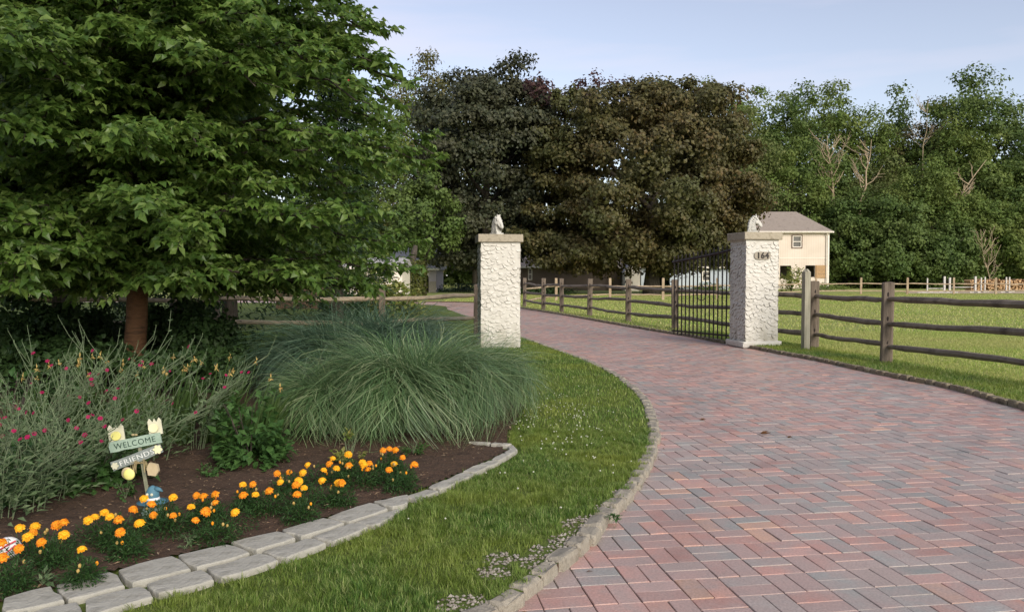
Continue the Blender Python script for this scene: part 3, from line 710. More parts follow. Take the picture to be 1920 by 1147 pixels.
def foliage_dome(c, r, h, n, L_, W_, seed=0, up=.5):
    d = unit(R.normal(size=(n, 3))); d[:, 2] = np.abs(d[:, 2]); rad = R.random(n) ** .45
    P = np.array(c) + d * rad[:, None] * np.array([r, r, h])
    Dr = unit(d * [1, 1, .6] + R.normal(0, .5, (n, 3))); N = unit(np.c_[R.normal(0, .5, (n, 2)), np.full(n, 1.0)])
    return leafset(P, Dr, N, L_ * R.uniform(.7, 1.3, n), W_ * R.uniform(.7, 1.2, n))
for i, g_ in enumerate(plants):
    c = np.mean([pts3[j][0] for j in g_], axis=0); cols = [pts3[j][1] for j in g_]
    cw = 'yellow' if all(q == 'y' for q in cols) else 'orange' if all(q == 'o' for q in cols) else 'yellow and orange'
    root = thing('marigold', (c[0], c[1], .02), f'{ORDN[i]} marigold plant from the left, carrying {NW[len(g_)]} {cw} bloom{"s" if len(g_) > 1 else ""}', 'flower', 'marigolds in the flower bed')
    sp = max([np.hypot(*(pts3[j][0][:2] - c[:2])) for j in g_] + [.05])
    V, Fq = foliage_dome((c[0], c[1], .015), sp * .8 + .055, .13, 900, .028, .007)
    mk('foliage', V, Fq, M['mari_leaf'], root)
    for j in g_:
        P = pts3[j][0]; mb = MB(); mb.tube([(c[0] + (P[0] - c[0]) * .4, c[1] + (P[1] - c[1]) * .4, .02), tuple(P - [0, 0, .005])], .002, 4, False).build('stem', M['mari_leaf'], root)
    for j in g_:
        P = pts3[j][0]; b = bpy.data.objects.new('bloom', random.choice(BL[pts3[j][1]])); C.objects.link(b); b.parent = root
        b.location = (float(P[0] - c[0]), float(P[1] - c[1]), float(P[2] - .02)); s_ = random.uniform(.76, 1.05); b.scale = (s_, s_, s_)
        b.rotation_euler = (random.uniform(.15, .75), random.uniform(-.35, .35), random.uniform(-.4, .4))
    for k in range(3):
        a = random.uniform(0, 6.28); MB().ball((c[0] + math.cos(a) * .06, c[1] + math.sin(a) * .06, random.uniform(.10, .15)), (.007, .007, .010), 8, 5, .1).build('bud', M['wither'] if k else M['mari_o'], root)

_ = 0
# leafy plants helper (stems with leaves, blooms as parts)
def disc_bloom(P, Nn, r, npet=5):
    Nn = unit(np.array(Nn, dtype=float)); a = unit(np.cross(Nn, [0, 0, 1.0]) + 1e-6); b = np.cross(Nn, a)
    ths = np.arange(npet) * 2 * PI / npet + random.random()
    Dr = np.cos(ths)[:, None] * a + np.sin(ths)[:, None] * b
    return leafset(np.tile(P, (npet, 1)), Dr, np.tile(Nn, (npet, 1)), np.full(npet, r), np.full(npet, r * 1.15), .1, .05)
def campion(base, hgt, nst, lean, label, spread=.36):
    root = thing('rose_campion', base, label, 'flowering plant', 'rose campions in the flower bed')
    st = MB(); LP, LD, LN_, LL, LW = [], [], [], [], []; blooms = []
    def leaf(p, d, l):
        LP.append(p); LD.append(d); LN_.append([random.gauss(0, .4), random.gauss(0, .4), 1]); LL.append(l); LW.append(l * random.uniform(.26, .36))
    for s_ in range(nst):
        az = random.uniform(0, 2 * PI); sp_ = random.uniform(.1, 1) * spread
        p = np.array(base) + [math.cos(az) * .05, math.sin(az) * .05, 0]
        tipv = np.array([math.cos(az) * sp_ + lean, math.sin(az) * sp_ - .02, hgt * random.uniform(.65, 1.08)])
        n = 7; path = []
        for k in range(n):
            t = k / (n - 1); q = p + tipv * [t ** 1.5, t ** 1.5, t ** .85] + R.normal(0, .013, 3) * min(t * 2, 1); path.append(q)
        st.tube(path, [.0028 - .0014 * k / n for k in range(n)], 4, False)
        for k in range(1, n):
            for sd in (-1, 1):
                d = np.array([math.cos(az + sd * 1.3 + k), math.sin(az + sd * 1.3 + k), .55])
                leaf(path[k], d, random.uniform(.042, .075) * (1.5 - k / n))
        # forked tips
        for br in range(random.randint(2, 4)):
            k = random.randint(3, 5); q0 = path[k]; a2 = az + random.uniform(-1.4, 1.4)
            l = hgt * random.uniform(.18, .4); q1 = q0 + np.array([math.cos(a2) * l * .55 + lean * .3, math.sin(a2) * l * .4, l * .5]); q2 = q1 + np.array([math.cos(a2) * l * .25, math.sin(a2) * l * .2, l * .5])
            st.tube([q0, q1, q2], [.0022, .0018, .0014], 4, False)
            for q in (q1, (q1 + q2) / 2): 
                leaf(q, [math.cos(a2 + 1), math.sin(a2 + 1), .7], .03); leaf(q, [math.cos(a2 - 1), math.sin(a2 - 1), .7], .03)
            if random.random() < .11: blooms.append(q2)
            else: leaf(q2, [random.gauss(0, .2), random.gauss(0, .2), 1], .022)
        if random.random() < .16: blooms.append(path[-1])
        else: leaf(path[-1], [0, 0, 1], .022)
    # basal leaves
    for k in range(nst * 16):
        az = random.uniform(0, 2 * PI); r_ = random.uniform(.02, .22); zz = random.uniform(.02, hgt * .5)
        leaf(np.array(base) + [math.cos(az) * r_, math.sin(az) * r_, zz], [math.cos(az), math.sin(az), random.uniform(.1, .9)], random.uniform(.05, .10))
    st.build('stem', M['campion_stem'], root)
    V, Fq = leafset(np.array(LP), np.array(LD), np.array(LN_), np.array(LL), np.array(LW)); mk('leaves', V, Fq, M['campion'], root)
    for q in blooms:
        V, Fq = disc_bloom(q, (random.gauss(0, .5), -.8 + random.gauss(0, .4), .7), random.uniform(.013, .018), 6); mk('bloom', V, Fq, M['magenta'], root)
camp = [(5, 975, .55, 15, .10), (65, 955, .58, 15, .12), (105, 935, .58, 15, .08), (195, 905, .6, 13, .2), (-55, 960, .7, 14, .12), (30, 905, .74, 15, .12), (120, 890, .74, 16, .16), (225, 868, .76, 16, .16), (300, 862, .62, 13, .2), (60, 860, .8, 14, .1), (370, 842, .70, 13, .18), (170, 845, .86, 14, .12)]
for i, (x_, y_, h_, n_, ln_) in enumerate(camp):
    camp_lab = ['silvery rose campion nearest the lower left edge of the bed', 'grey green rose campion just left of the sign in the front clump', 'leaning rose campion immediately left of the sign post', 'rose campion leaning behind the two sign boards', 'rose campion cut by the left edge of the photo', 'rose campion behind the front clump near the left edge', 'tall rose campion with magenta blooms in the middle of the clump', 'rose campion rising above the top sign board', 'rose campion spreading right of the sign boards', 'rearmost rose campion at the left under the trees', 'rose campion reaching right toward the ornamental grass', 'tallest rose campion, in front of the cherry trunk'][i]
    campion(G(x_, y_, .02), h_, n_ - 4, ln_ + .07, camp_lab, .42)
# iris clumps with withered blooms
def iris(base, hgt, n, lean, label, nb=4):
    root = thing('iris', base, label, 'flowering plant', 'withered irises behind the sign')
    az = R.uniform(0, 2 * PI, n); L_ = hgt * R.uniform(.6, 1.05, n); m = 6; t = np.linspace(0, 1, m)
    P = np.empty((n, m, 3)); o = np.c_[R.normal(0, .07, (n, 2)), np.zeros(n)] + base
    for k in range(m):
        P[:, k] = o + np.c_[(np.cos(az) * .18 * t[k] ** 2 + lean * t[k] ** 1.5) , np.sin(az) * .12 * t[k] ** 2, np.full(n, t[k] * 1.0 - .12 * t[k] ** 3)] * L_[:, None]
    W = np.array([.018, .026, .026, .022, .013, .001])
    S = unit(np.c_[np.cos(az + 1.57), np.sin(az + 1.57) * .6, np.zeros(n)])
    V, Fq = ribbons(P, W, S); mk('leaves', V, Fq, M['iris'], root)
    for b in range(nb):
        a = random.uniform(0, 6.28); p = np.array(base) + [random.gauss(0, .1), random.gauss(0, .08), 0]
        q = p + [lean * .5 + random.gauss(0, .06), random.gauss(0, .05), hgt * random.uniform(.85, 1.15)]
        MB().tube([p, (p + q) / 2 + [random.gauss(0, .01), 0, 0], q], [.005, .004, .003], 5).build('stem', M['iris'], root)
        nn = 7; dd = R.normal(0, .35, (nn, 3)) + [0, 0, -.6]; dd[0] = [0, 0, 1]
        V, Fq = leafset(np.tile(q, (nn, 1)), dd, R.normal(size=(nn, 3)), R.uniform(.02, .045, nn), R.uniform(.009, .016, nn), .4, .3)
        mk('withered_bloom', V, Fq, M['wither'], root)
for i, (x_, y_, h_, n_, l_, nb) in enumerate([(150, 835, .66, 60, .1, 7), (250, 830, .62, 70, .2, 6), (330, 830, .66, 80, .3, 6), (405, 826, .64, 80, .35, 5), (60, 835, .60, 50, .05, 4), (485, 842, .52, 90, .25, 2)]):
    iris(G(x_, y_, .02), h_, n_, l_, ['withered iris at the left behind the magenta flowers', 'withered iris in front of the cherry trunk base', 'withered iris directly right of the cherry trunk', 'withered iris arching right beside the leafy shrub', 'withered iris near the left edge among leafy stems', 'low sword leaved iris closest to the ornamental grass'][i], nb)
# broad-leaved plants
def leafy(name, base, r, h, n, L_, W_, mat, label, cat, group=None, droop=-.1, stems=6):
    root = thing(name, base, label, cat, group)
    for k in range(stems):
        a = random.uniform(0, 6.28); mb = MB(); mb.tube([base, np.array(base) + [math.cos(a) * r * .4, math.sin(a) * r * .4, h * .5], np.array(base) + [math.cos(a) * r * .7, math.sin(a) * r * .7, h * .9]], [.012 * h, .009 * h, .004 * h], 5, False); mb.build('stem', M['campion_stem'] if L_ < .06 else M['bark_dark'], root)
    nc = max(8, n // 26); d = unit(R.normal(size=(nc, 3))); d[:, 2] = np.abs(d[:, 2])
    cc = np.array(base) + d * (R.random(nc) ** .4)[:, None] * [r, r, h]
    ci = R.integers(0, nc, n); off = R.normal(0, 1, (n, 3)) * [r * .16, r * .16, h * .09]
    P = cc[ci] + off; P[:, 2] = np.maximum(P[:, 2], .02)
    Dr = unit(unit(P - np.array(base)) * [1, 1, .3] + R.normal(0, .45, (n, 3)) + [0, 0, droop])
    N = unit(np.c_[R.normal(0, .35, (n, 2)), np.ones(n)] + unit(P - np.array(base)) * .6)
    V, Fq = leafset(P, Dr, N, L_ * R.uniform(.65, 1.3, n), W_ * R.uniform(.7, 1.2, n)); mk('foliage', V, Fq, mat, root)
    return root
leafy('leafy_shrub', G(470, 868, .02), .27, .50, 900, .075, .05, M['broad'], 'broad leaved green shrub between the sign and the ornamental grass', 'shrub')
leafy('leafy_shrub', G(12, 850, .02), .28, .68, 420, .085, .055, M['broad'], 'upright broad leaved plant at the left edge behind the campions', 'shrub')
for (x_, y_, r_, h_, lab_) in ((100, 820, .35, .55, 'green leafy plant among the withered irises near the left edge'), (245, 800, .35, .5, 'green leafy plant behind the sign in front of the cherry trunk'), (350, 800, .35, .5, 'green leafy plant between the campions and the shaded shrubs'), (180, 905, .3, .3, 'low leafy green plant beneath the campions left of the sign'), (60, 925, .3, .3, 'low leafy green plant beneath the front campions at the lower left')):
    leafy('leafy_shrub', G(x_, y_, .02), r_, h_, 620, .07, .045, M['shrub_dark' if y_ < 850 else 'broad'], lab_, 'shrub')
leafy('weed', G(235, 935, .02), .07, .12, 90, .03, .018, M['broad'], 'small green weed under the left end of the sign', 'weed')
leafy('weed', G(358, 1020, .02), .06, .07, 120, .03, .006, M['campion'], 'feathery weed beside the edging in the middle of the bed', 'weed')
leafy('weed', G(80, 1096, .02), .05, .06, 50, .04, .018, M['campion'], 'silvery leaf sprig standing against the lower left edging', 'weed')
leafy('weed', G(775, 850, .02), .09, .14, 110, .04, .02, M['broad'], 'green weed under the ornamental grass near the last marigold', 'weed')
leafy('leafy_sprig', G(655, 868, .02), .09, .22, 130, .05, .026, M['vine'], 'pale yellow green sprig rising among the right hand marigolds', 'plant')
leafy('weed', G(400, 885, .02), .12, .07, 110, .035, .02, M['broad'], 'low ground weed between the sign and the broad leaved shrub', 'weed')
leafy('weed', G(1152, 990, ZP), .05, .05, 90, .02, .012, M['broad'], 'small green weed growing in the joint beside the kerb', 'weed')

# ------------------------------------------------------------------ ornamental grass
def clump(base, n, Lb, hgt, mat, label, rb=.2, w=.0066):
    az = R.uniform(0, 2 * PI, n); e = np.radians(R.triangular(52, 80, 93, n)); Ln = Lb * R.uniform(.6, 1.08, n); m = 9; t = np.linspace(0, 1, m)
    rr = rb * np.sqrt(R.random(n)); a0 = az + R.normal(0, .5, n)
    o = np.c_[np.cos(a0) * rr, np.sin(a0) * rr, np.zeros(n)] + base
    P = np.empty((n, m, 3)); x = np.zeros(n); z = np.zeros(n); P[:, 0] = o
    bend = R.uniform(1.2, 3.4, n); el = e.copy()
    for k in range(1, m):
        el = e - bend * (t[k]) ** 1.7
        x = x + np.cos(el) * Ln / (m - 1); z = z + np.sin(el) * Ln / (m - 1)
        az2 = az + .15 * np.sin(k + az * 5)
        P[:, k] = o + np.c_[np.cos(az2) * x, np.sin(az2) * x, z]
    P[..., 2] = np.maximum(P[..., 2], .02)
    W = np.array([.7, .9, 1, 1, .95, .85, .7, .45, .08])[None] * (w * R.uniform(.7, 1.2, n))[:, None]
    S = unit(np.c_[-np.sin(az), np.cos(az), R.normal(0, .35, n)])
    V, Fq = ribbons(P, W, S)
    return tag(mk('ornamental_grass', V, Fq, mat, base=base), label, 'ornamental grass', 'silver ornamental grass clumps')
clump(G(772, 802, .02), 6600, 1.32, 1, M['misc'], 'large arching silver green grass clump behind the marigolds')
clump(G(640, 806, .02), 3400, .96, 1, M['misc'], 'smaller arching grass clump nearest the broad leaved shrub')
clump(G(872, 775, .02), 3800, 1.12, 1, M['misc'], 'arching grass clump in front of the left gate pillar')
clump(G(640, 745, .02), 4600, 1.46, 1, M['misc_blue'], 'darker blue green grass clump at the left behind the large clump', w=.009)
clump(G(715, 728, .02), 4600, 1.58, 1, M['misc_blue'], 'blue green grass clump beneath the top rail of the left fence', w=.009)

# ------------------------------------------------------------------ foreground tree
def tree_fg():
    base = D(245, 700, 10.4); base[2] = 0
    root = thing('cherry_tree', base, 'big leafy cherry tree with a reddish brown trunk filling the upper left', 'tree')
    tr = MB(); 
    def axis(z):
        return base + np.array([.03 * math.sin(z * 2) + .06 * z, .03 * z, z])
    tr.tube([axis(z) for z in (0, .12, .4, .8, 1.2, 1.6, 2.0)], [.21, .155, .14, .13, .13, .135, .10], 14, True, .03)
    tr.build('trunk', M['bark'], root, smooth=True)
    def prof(z):
        return np.interp(z, [1.2, 1.6, 2.0, 2.8, 3.6, 4.4, 5.2, 6.5, 8.0, 9.3], [2.4, 3.2, 3.75, 4.1, 3.85, 3.1, 2.8, 2.3, 1.4, .3])
    br = MB(); A = []
    LP, LD, LN_, LL = [], [], [], []
    leaders = []
    for k in range(6):
        a = k * 1.05 + .3; sp_ = .9 if k else 0
        pth = [axis(1.65), axis(2.6) + np.array([math.cos(a), math.sin(a), 0]) * .25 * sp_, axis(4.5) + np.array([math.cos(a), math.sin(a), 0]) * .7 * sp_, axis(6.5) + np.array([math.cos(a), math.sin(a), 0]) * 1.0 * sp_, axis(8.8 - .8 * sp_) + np.array([math.cos(a), math.sin(a), 0]) * 1.1 * sp_]
        br.tube(pth, [.075, .06, .045, .03, .01], 7, False); leaders.append(np.array(pth))
    nl = 290
    for i in range(nl):
        z0 = 1.3 + 7.4 * ((i + .5) / nl) ** 1.22; az = i * 2.399963 + random.uniform(-.2, .2)
        Rl = prof(z0 + .35) * (.55 + .45 * random.random() ** .7)
        ld = leaders[i % 6]
        p = np.array([np.interp(z0, ld[:, 2], ld[:, c_]) for c_ in range(3)]) if z0 > 1.7 else axis(z0)
        dirh = np.array([math.cos(az), math.sin(az), 0]); cen = axis(z0); off_ = np.dot(p[:2] - cen[:2], dirh[:2]); Rl = max(.5, Rl - off_)
        rise = random.uniform(.15, 1.0) if z0 > 2.2 else random.uniform(.0, .3)
        npt = 9; path = []
        for k in range(npt):
            t = k / (npt - 1); path.append(p + dirh * Rl * t + np.array([0, 0, Rl * (rise * t - (rise * .75 + .05) * t ** 2.2)]) + R.normal(0, .035, 3) * t)
        br.tube(path, [.024 * (1 - .85 * k / npt) + .003 for k in range(npt)], 5, False)
        path = np.array(path)
        ns = int(6 + Rl * 5.4)
        for s_ in range(ns):
            t = .10 + .90 * (s_ + random.random()) / ns
            q = np.array([np.interp(t, np.linspace(0, 1, npt), path[:, c_]) for c_ in range(3)])
            sd = 1 if s_ % 2 else -1; ang = az + sd * random.uniform(.35, 1.15) * (1.15 - .6 * t)
            l = random.uniform(.4, .85) * (1.15 - .62 * t) * min(1, Rl / 2.5 + .3); el = random.uniform(-.2, .6)
            d = np.array([math.cos(ang) * math.cos(el), math.sin(ang) * math.cos(el), math.sin(el)])
            m = 5; tw = [q + d * l * k / (m - 1) - np.array([0, 0, .30 * l * (k / (m - 1)) ** 2]) for k in range(m)]
            br.tube(tw, [.007, .006, .005, .004, .003], 3, False); A.append((tw, d, l))
            for sub in range(3):
                k = random.randint(1, m - 2); a2 = ang + random.choice((-1, 1)) * random.uniform(.5, 1.0)
                d2 = np.array([math.cos(a2), math.sin(a2), random.uniform(-.35, .75)]); l2 = l * random.uniform(.4, .65)
                A.append(([tw[k] + d2 * l2 * j / 3 - np.array([0, 0, .25 * l2 * (j / 3) ** 2]) for j in range(4)], d2, l2))
    br.build('branches', M['bark_dark'], root)
    for tw, d, l in A:
        tw = np.array(tw); nn = max(5, int(l / .030)); t = (np.arange(nn) + .5) / nn
        tt = t * (len(tw) - 1); P = np.stack([np.interp(tt, np.arange(len(tw)), tw[:, c_]) for c_ in range(3)], axis=1)
        d = unit(d); side = unit(np.cross(d, [0, 0, 1])); sgn = np.where(np.arange(nn) % 2, 1, -1)[:, None]
        Dr = d * .75 + side * sgn * .75 + R.normal(0, .25, (nn, 3)) + np.array([0, 0, -.45])
        LP.append(P); LD.append(Dr); LN_.append(np.array([0, 0, 1]) + R.normal(0, .55, (nn, 3)) + d * .35); LL.append(R.uniform(.08, .14, nn))
    P = np.concatenate(LP); Dr = np.concatenate(LD); N = np.concatenate(LN_); Ll = np.concatenate(LL)
    k = P[:, 2] > 1.05
    V, Fq = leafset(P[k], Dr[k], N[k], Ll[k], Ll[k] * R.uniform(.45, .68, k.sum()), .14, .25)
    mk('crown', V, Fq, M['cherry'], root); print('cherry leaves', k.sum())
    ci = R.choice(len(P), 130); cb = MB()
    for j in ci: cb.ball(P[j] - [0, 0, .04], .011, 6, 4)
    o = cb.build('cherries', M['red_paint'], root); o['kind'] = 'stuff'
tree_fg()

# ------------------------------------------------------------------ generic trees
def crown_geo(c, rad, n, nc, ls, seed, zcut=None, cr=.26, flat=.7, shell=.5, irregular=.22, boxy=1.0):
    rg = np.random.default_rng(seed); rad = np.array(rad, dtype=float)
    d = unit(rg.normal(size=(nc, 3))); d[:, 2] = np.where(d[:, 2] < 0, -np.abs(d[:, 2]) ** .8, d[:, 2]); low = d[:, 2] < 0; d[low, :2] *= boxy; rr = shell + (1 - shell) * rg.random(nc) ** .6
    dist = np.array([min(1.13, 1 + irregular * mnoise.noise(Vector((v[0] * 1.9, v[1] * 1.9, v[2] * 1.9 + seed))) * 2) for v in d])
    cc = d * (rr * dist)[:, None] * rad
    ci = rg.integers(0, nc, n); cs = (cr * rg.uniform(.55, 1.25, nc) * rad.mean() * (1.15 - .3 * rr))
    v = unit(rg.normal(size=(n, 3))); v[:, 2] = np.where(rg.random(n) < .35, v[:, 2], np.abs(v[:, 2]))
    rl = rg.random(n) ** .3
    off = v * (rl * cs[ci])[:, None] * [1, 1, flat]
    P = cc[ci] + off + rg.normal(0, ls * .6, (n, 3))
    outn = unit(v * .8 + unit(cc[ci] / rad) * .5 + [0, 0, .25] + rg.normal(0, .45, (n, 3)))
    P = P + np.array(c)
    if zcut is not None:
        k = P[:, 2] > zcut + rg.normal(0, ls * 2, n); P, outn = P[k], outn[k]; n = len(P)
    t = unit(np.cross(outn, rg.normal(size=(n, 3)))) + np.array([0, 0, -.25])
    L_ = ls * rg.uniform(.6, 1.35, n)
    return leafset(P, t, outn, L_, L_ * rg.uniform(.55, .85, n), .12, .2)
def tree(name, px, Y, topy, hw_px, mat, label, boty=None, n=16000, nc=90, ls=.34, seed=0, group=None, trunk=True, cat='tree', irregular=.22, depth=1.0, zc=None, cr=.26, shell=.5, extra=None, tr_r=None, boxy=1.0):
    b = D(px, 517, Y); b[2] = 0; top = D(px, topy, Y)[2]; hw = hw_px / F_PX * Y
    bot = D(px, boty, Y)[2] if boty else max(.5, top * .12)
    root = thing(name, b, label, cat, group)
    c = (b[0], b[1], (top + bot) / 2); rad = (hw, hw * depth, (top - bot) / 2)
    V, Fq = crown_geo(c, rad, n, nc, ls, seed, max(bot, .1), cr=cr, irregular=irregular, shell=shell, boxy=boxy)
    if extra:
        Vs, Fs, o = [V], [Fq], len(V)
        for (ex, ey, er, ehr, en) in extra:
            ec = D(ex, ey, Y); v2, f2 = crown_geo(ec, (er / F_PX * Y, er / F_PX * Y, ehr / F_PX * Y), en, max(12, en // 180), ls, seed + int(ex), max(.1, bot), cr=cr * 1.2)
            Vs.append(v2); Fs.append(f2 + o); o += len(v2)
        V = np.concatenate(Vs); Fq = np.concatenate(Fs)
    mk('crown', V, Fq, mat, root)
    if trunk:
        mb = MB(); r0 = tr_r or max(.16, hw * .06); H = bot + (top - bot) * .75
        mb.tube([b + [.1 * r0 * math.sin(k * 2 + seed), 0, H * k / 7 - (.1 if k == 0 else 0)] for k in range(8)], [r0 * (1.3 if k == 0 else 1 - k * .11) for k in range(8)], 9, True, .06)
        rs = random.Random(seed)
        for k in range(9):
            a = rs.uniform(0, 6.28); z0 = bot * .7 + (H - bot) * rs.uniform(.05, .8); l = hw * rs.uniform(.5, .8)
            mb.tube([b + [0, 0, z0], b + [math.cos(a) * l * .5, math.sin(a) * l * .5, z0 + l * .35], b + [math.cos(a) * l, math.sin(a) * l, z0 + l * .8]], [r0 * .45, r0 * .3, r0 * .1], 6, False)
        mb.build('trunk', M['bark_dark'], root, smooth=True)
    return root
# conifers and dark trees behind the cherry
def conifer(px, Y, topy, hw_px, label, seed):
    b = D(px, 517, Y); b[2] = 0; H = D(px, topy, Y)[2]; r = hw_px / F_PX * Y; rg = np.random.default_rng(seed)
    root = thing('conifer', b, label, 'tree', 'evergreens behind the cherry tree')
    MB().tube([b - [0, 0, .1], b + [0, 0, H * .5], b + [0, 0, H * .97]], [.2, .12, .02], 8).build('trunk', M['bark_dark'], root)
    n = 16000; t = rg.random(n) ** .75; tier = np.floor(t * 26) / 26 + rg.random(n) * .018; az = np.floor(rg.random(n) * 13) / 13 * 6.28 + tier * 40 + rg.normal(0, .16, n)
    rad = r * (1 - tier) ** .8 * rg.random(n) ** .5
    P = b + np.c_[np.cos(az) * rad, np.sin(az) * rad, .4 + tier * (H - .4) - rad * .25]
    Dr = np.c_[np.cos(az), np.sin(az), np.full(n, -.2)] + rg.normal(0, .4, (n, 3))
    V, Fq = leafset(P, Dr, np.array([0, 0, 1]) + rg.normal(0, .4, (n, 3)), rg.uniform(.12, .28, n), rg.uniform(.03, .07, n))
    mk('crown', V, Fq, M['dark_ever'], root)
conifer(632, 24, 78, 120, 'pointed dark conifer whose tip shows right of the cherry tree', 1)
conifer(430, 19, -260, 170, 'tall dark conifer hidden behind the middle of the cherry crown', 2)
tree('evergreen_tree', 120, 16, -420, 330, M['dark_ever'], 'dark evergreen tree behind the cherry trunk', boty=560, n=30000, nc=120, ls=.2, seed=3, irregular=.15)
tree('evergreen_tree', -200, 14, -420, 330, M['dark_ever'], 'dark evergreen tree at the far left behind the cherry', boty=600, n=24000, nc=110, ls=.2, seed=4)
tree('evergreen_tree', 330, 23, 40, 190, M['dark_ever'], 'dark evergreen tree between the cherry trunk and the left fence', boty=500, n=22000, nc=90, ls=.22, seed=5)
shr = [(60, 20, 500, 190, 'far dark shrub filling the shade left of the cherry trunk'), (300, 21, 505, 130, 'far dark shrub behind the cherry trunk'), (40, 11.5, 560, 130, 'dark shaded shrub at the left edge under the cherry tree'), (170, 12.5, 575, 120, 'dark shaded shrub left of the cherry trunk'), (320, 12.3, 570, 105, 'dark shaded shrub just right of the cherry trunk'), (395, 11.0, 600, 75, 'dark shrub where the left rail fence disappears into shade'), (110, 9.0, 650, 110, 'low dark shrub behind the magenta campions'), (-60, 9.5, 600, 120, 'shrub cut off by the left edge of the photo'), (440, 9.6, 668, 70, 'low dark shrub left of the blue green grass clumps'), (330, 9.2, 672, 80, 'low dark shrub right of the cherry trunk base')]
for i, (x_, Y_, ty, hw, lab) in enumerate(shr):
    tree('shrub', x_, Y_, ty, hw, M['shrub_dark'], lab, boty=700, n=5200, nc=50, ls=.085, seed=30 + i, group='dark shrubs under the cherry tree', cat='shrub', trunk=False, cr=.3, shell=.2)

# ------------------------------------------------------------------ big maples
tree('maple_tree', 912, 64, 122, 150, M['maple_a'], 'tall dark green maple rising behind the left gate pillar', boty=505, n=62000, nc=210, ls=.30, seed=11, irregular=.16, cr=.20,
     extra=[(835, 330, 75, 120, 5000), (990, 215, 60, 70, 4000), (830, 440, 65, 60, 4000), (1000, 400, 60, 90, 5000), (900, 470, 110, 40, 6000)], tr_r=.5)
t2 = tree('maple_tree', 1222, 60, 150, 204, M['maple_b'], 'broad bronze brown maple behind the iron gate', boty=511, n=85000, nc=280, ls=.28, seed=12, irregular=.10, cr=.18,
     extra=[(1100, 260, 75, 80, 7000), (1325, 245, 88, 80, 9000), (1290, 200, 80, 45, 5000), (1338, 400, 64, 90, 7000), (1060, 420, 100, 90, 9000), (1200, 455, 170, 45, 9000), (1378, 445, 38, 50, 2500), (1080, 478, 110, 36, 8000), (1280, 482, 120, 32, 8000), (1165, 215, 90, 50, 5000), (1050, 270, 70, 90, 7000)], tr_r=.55)
V, Fq = [], []; o_ = 0
for (ex, ey, er, en) in ((1130, 185, 60, 700), (1045, 190, 30, 300), (1010, 165, 26, 300)):
    c = D(ex, ey, 60); v2, f2 = crown_geo(c, (er / F_PX * 60, 1.2, er / F_PX * 45), en, 22, .26, ex, cr=.35); V.append(v2); Fq.append(f2 + o_); o_ += len(v2)
mk('purple_tips', np.concatenate(V), np.concatenate(Fq), M['maple_top'], t2)

# ------------------------------------------------------------------ forest
forest = [
 (890, 120, 160, 80, 'for_b', 'background tree hidden behind the dark maple', 545, 9000),
 (800, 112, 108, 72, 'for_d', 'olive yellow tree top left of the dark maple', 560, 9000),
 (738, 105, 165, 80, 'for_a', 'mid green tree between the cherry and the dark maple', 545, 9000),
 (690, 120, 250, 80, 'for_a', 'tree mostly hidden behind the right tips of the cherry', 545, 7000),
 (600, 110, 280, 90, 'for_b', 'background tree behind the cherry tree crown', 545, 6000),
 (1000, 118, 165, 90, 'for_b', 'background tree showing in the dip between the maples', 545, 8000),
 (1240, 120, 142, 66, 'for_c', 'yellow green tree top showing over the bronze maple', 545, 9000),
 (1320, 118, 150, 66, 'for_a', 'green tree top above the right shoulder of the bronze maple', 545, 8000),
 (1385, 115, 172, 80, 'for_a', 'mid green tree just right of the bronze maple', 545, 9000),
 (1440, 120, 168, 68, 'for_a', 'round topped forest tree left of the tallest middle one', 545, 9000),
 (1485, 112, 160, 62, 'for_b', 'forest tree with a small raised top above the barn', 545, 9000),
 (1555, 116, 150, 72, 'for_a', 'tall peaked forest tree above the two bare trees', 545, 14000),
 (1620, 116, 212, 70, 'for_a', 'lower shoulder tree right of the peaked forest tree', 545, 9000),
 (1668, 122, 180, 44, 'for_b', 'slender forest tree standing in the skyline dip', 545, 7000),
 (1725, 115, 205, 68, 'for_d', 'brownish yellow tree in the skyline dip', 545, 9000),
 (1838, 112, 138, 96, 'for_b', 'tallest forest tree at the right of the skyline', 545, 20000),
 (1935, 110, 185, 70, 'for_b', 'forest tree cut by the right edge of the photo', 545, 10000),
 (1775, 110, 195, 66, 'for_a', 'forest tree left of the tallest right hand tree', 545, 9000),
 (1475, 98, 265, 82, 'for_a', 'light green round tree directly behind the barn roof', 545, 12000),
 (1400, 98, 225, 78, 'for_c', 'yellow green tree beside the bronze maple and barn', 545, 10000),
 (1590, 92, 372, 70, 'for_b', 'dense dark tree right of the barn wall', 545, 12000),
 (1665, 90, 372, 75, 'for_b', 'dense rounded tree behind the far rail fence', 545, 12000),
 (1730, 94, 300, 72, 'for_a', 'broad tree between the bare trees and the leaning dead trunk', 545, 14000),
 (1770, 88, 420, 60, 'for_b', 'low dark tree behind the first white jump posts', 545, 9000),
 (1850, 92, 372, 66, 'for_a', 'rounded tree right of the leaning dead trunk', 545, 12000),
 (1925, 90, 380, 70, 'for_a', 'leafy tree at the right edge above the wood pile', 545, 10000),
 (1905, 101, 290, 80, 'for_b', 'second rank tree below the skyline at the far right', 545, 9000),
 (1830, 103, 260, 70, 'for_a', 'second rank tree with yellow tinge behind the leaning trunk', 545, 9000),
 (1640, 105, 300, 70, 'for_c', 'second rank tree directly behind the two bare trees', 545, 9000),
 (1550, 104, 275, 60, 'for_b', 'second rank tree behind the left bare tree', 545, 9000),
 (2010, 100, 200, 90, 'for_b', 'forest tree just beyond the right edge', 545, 7000),
]
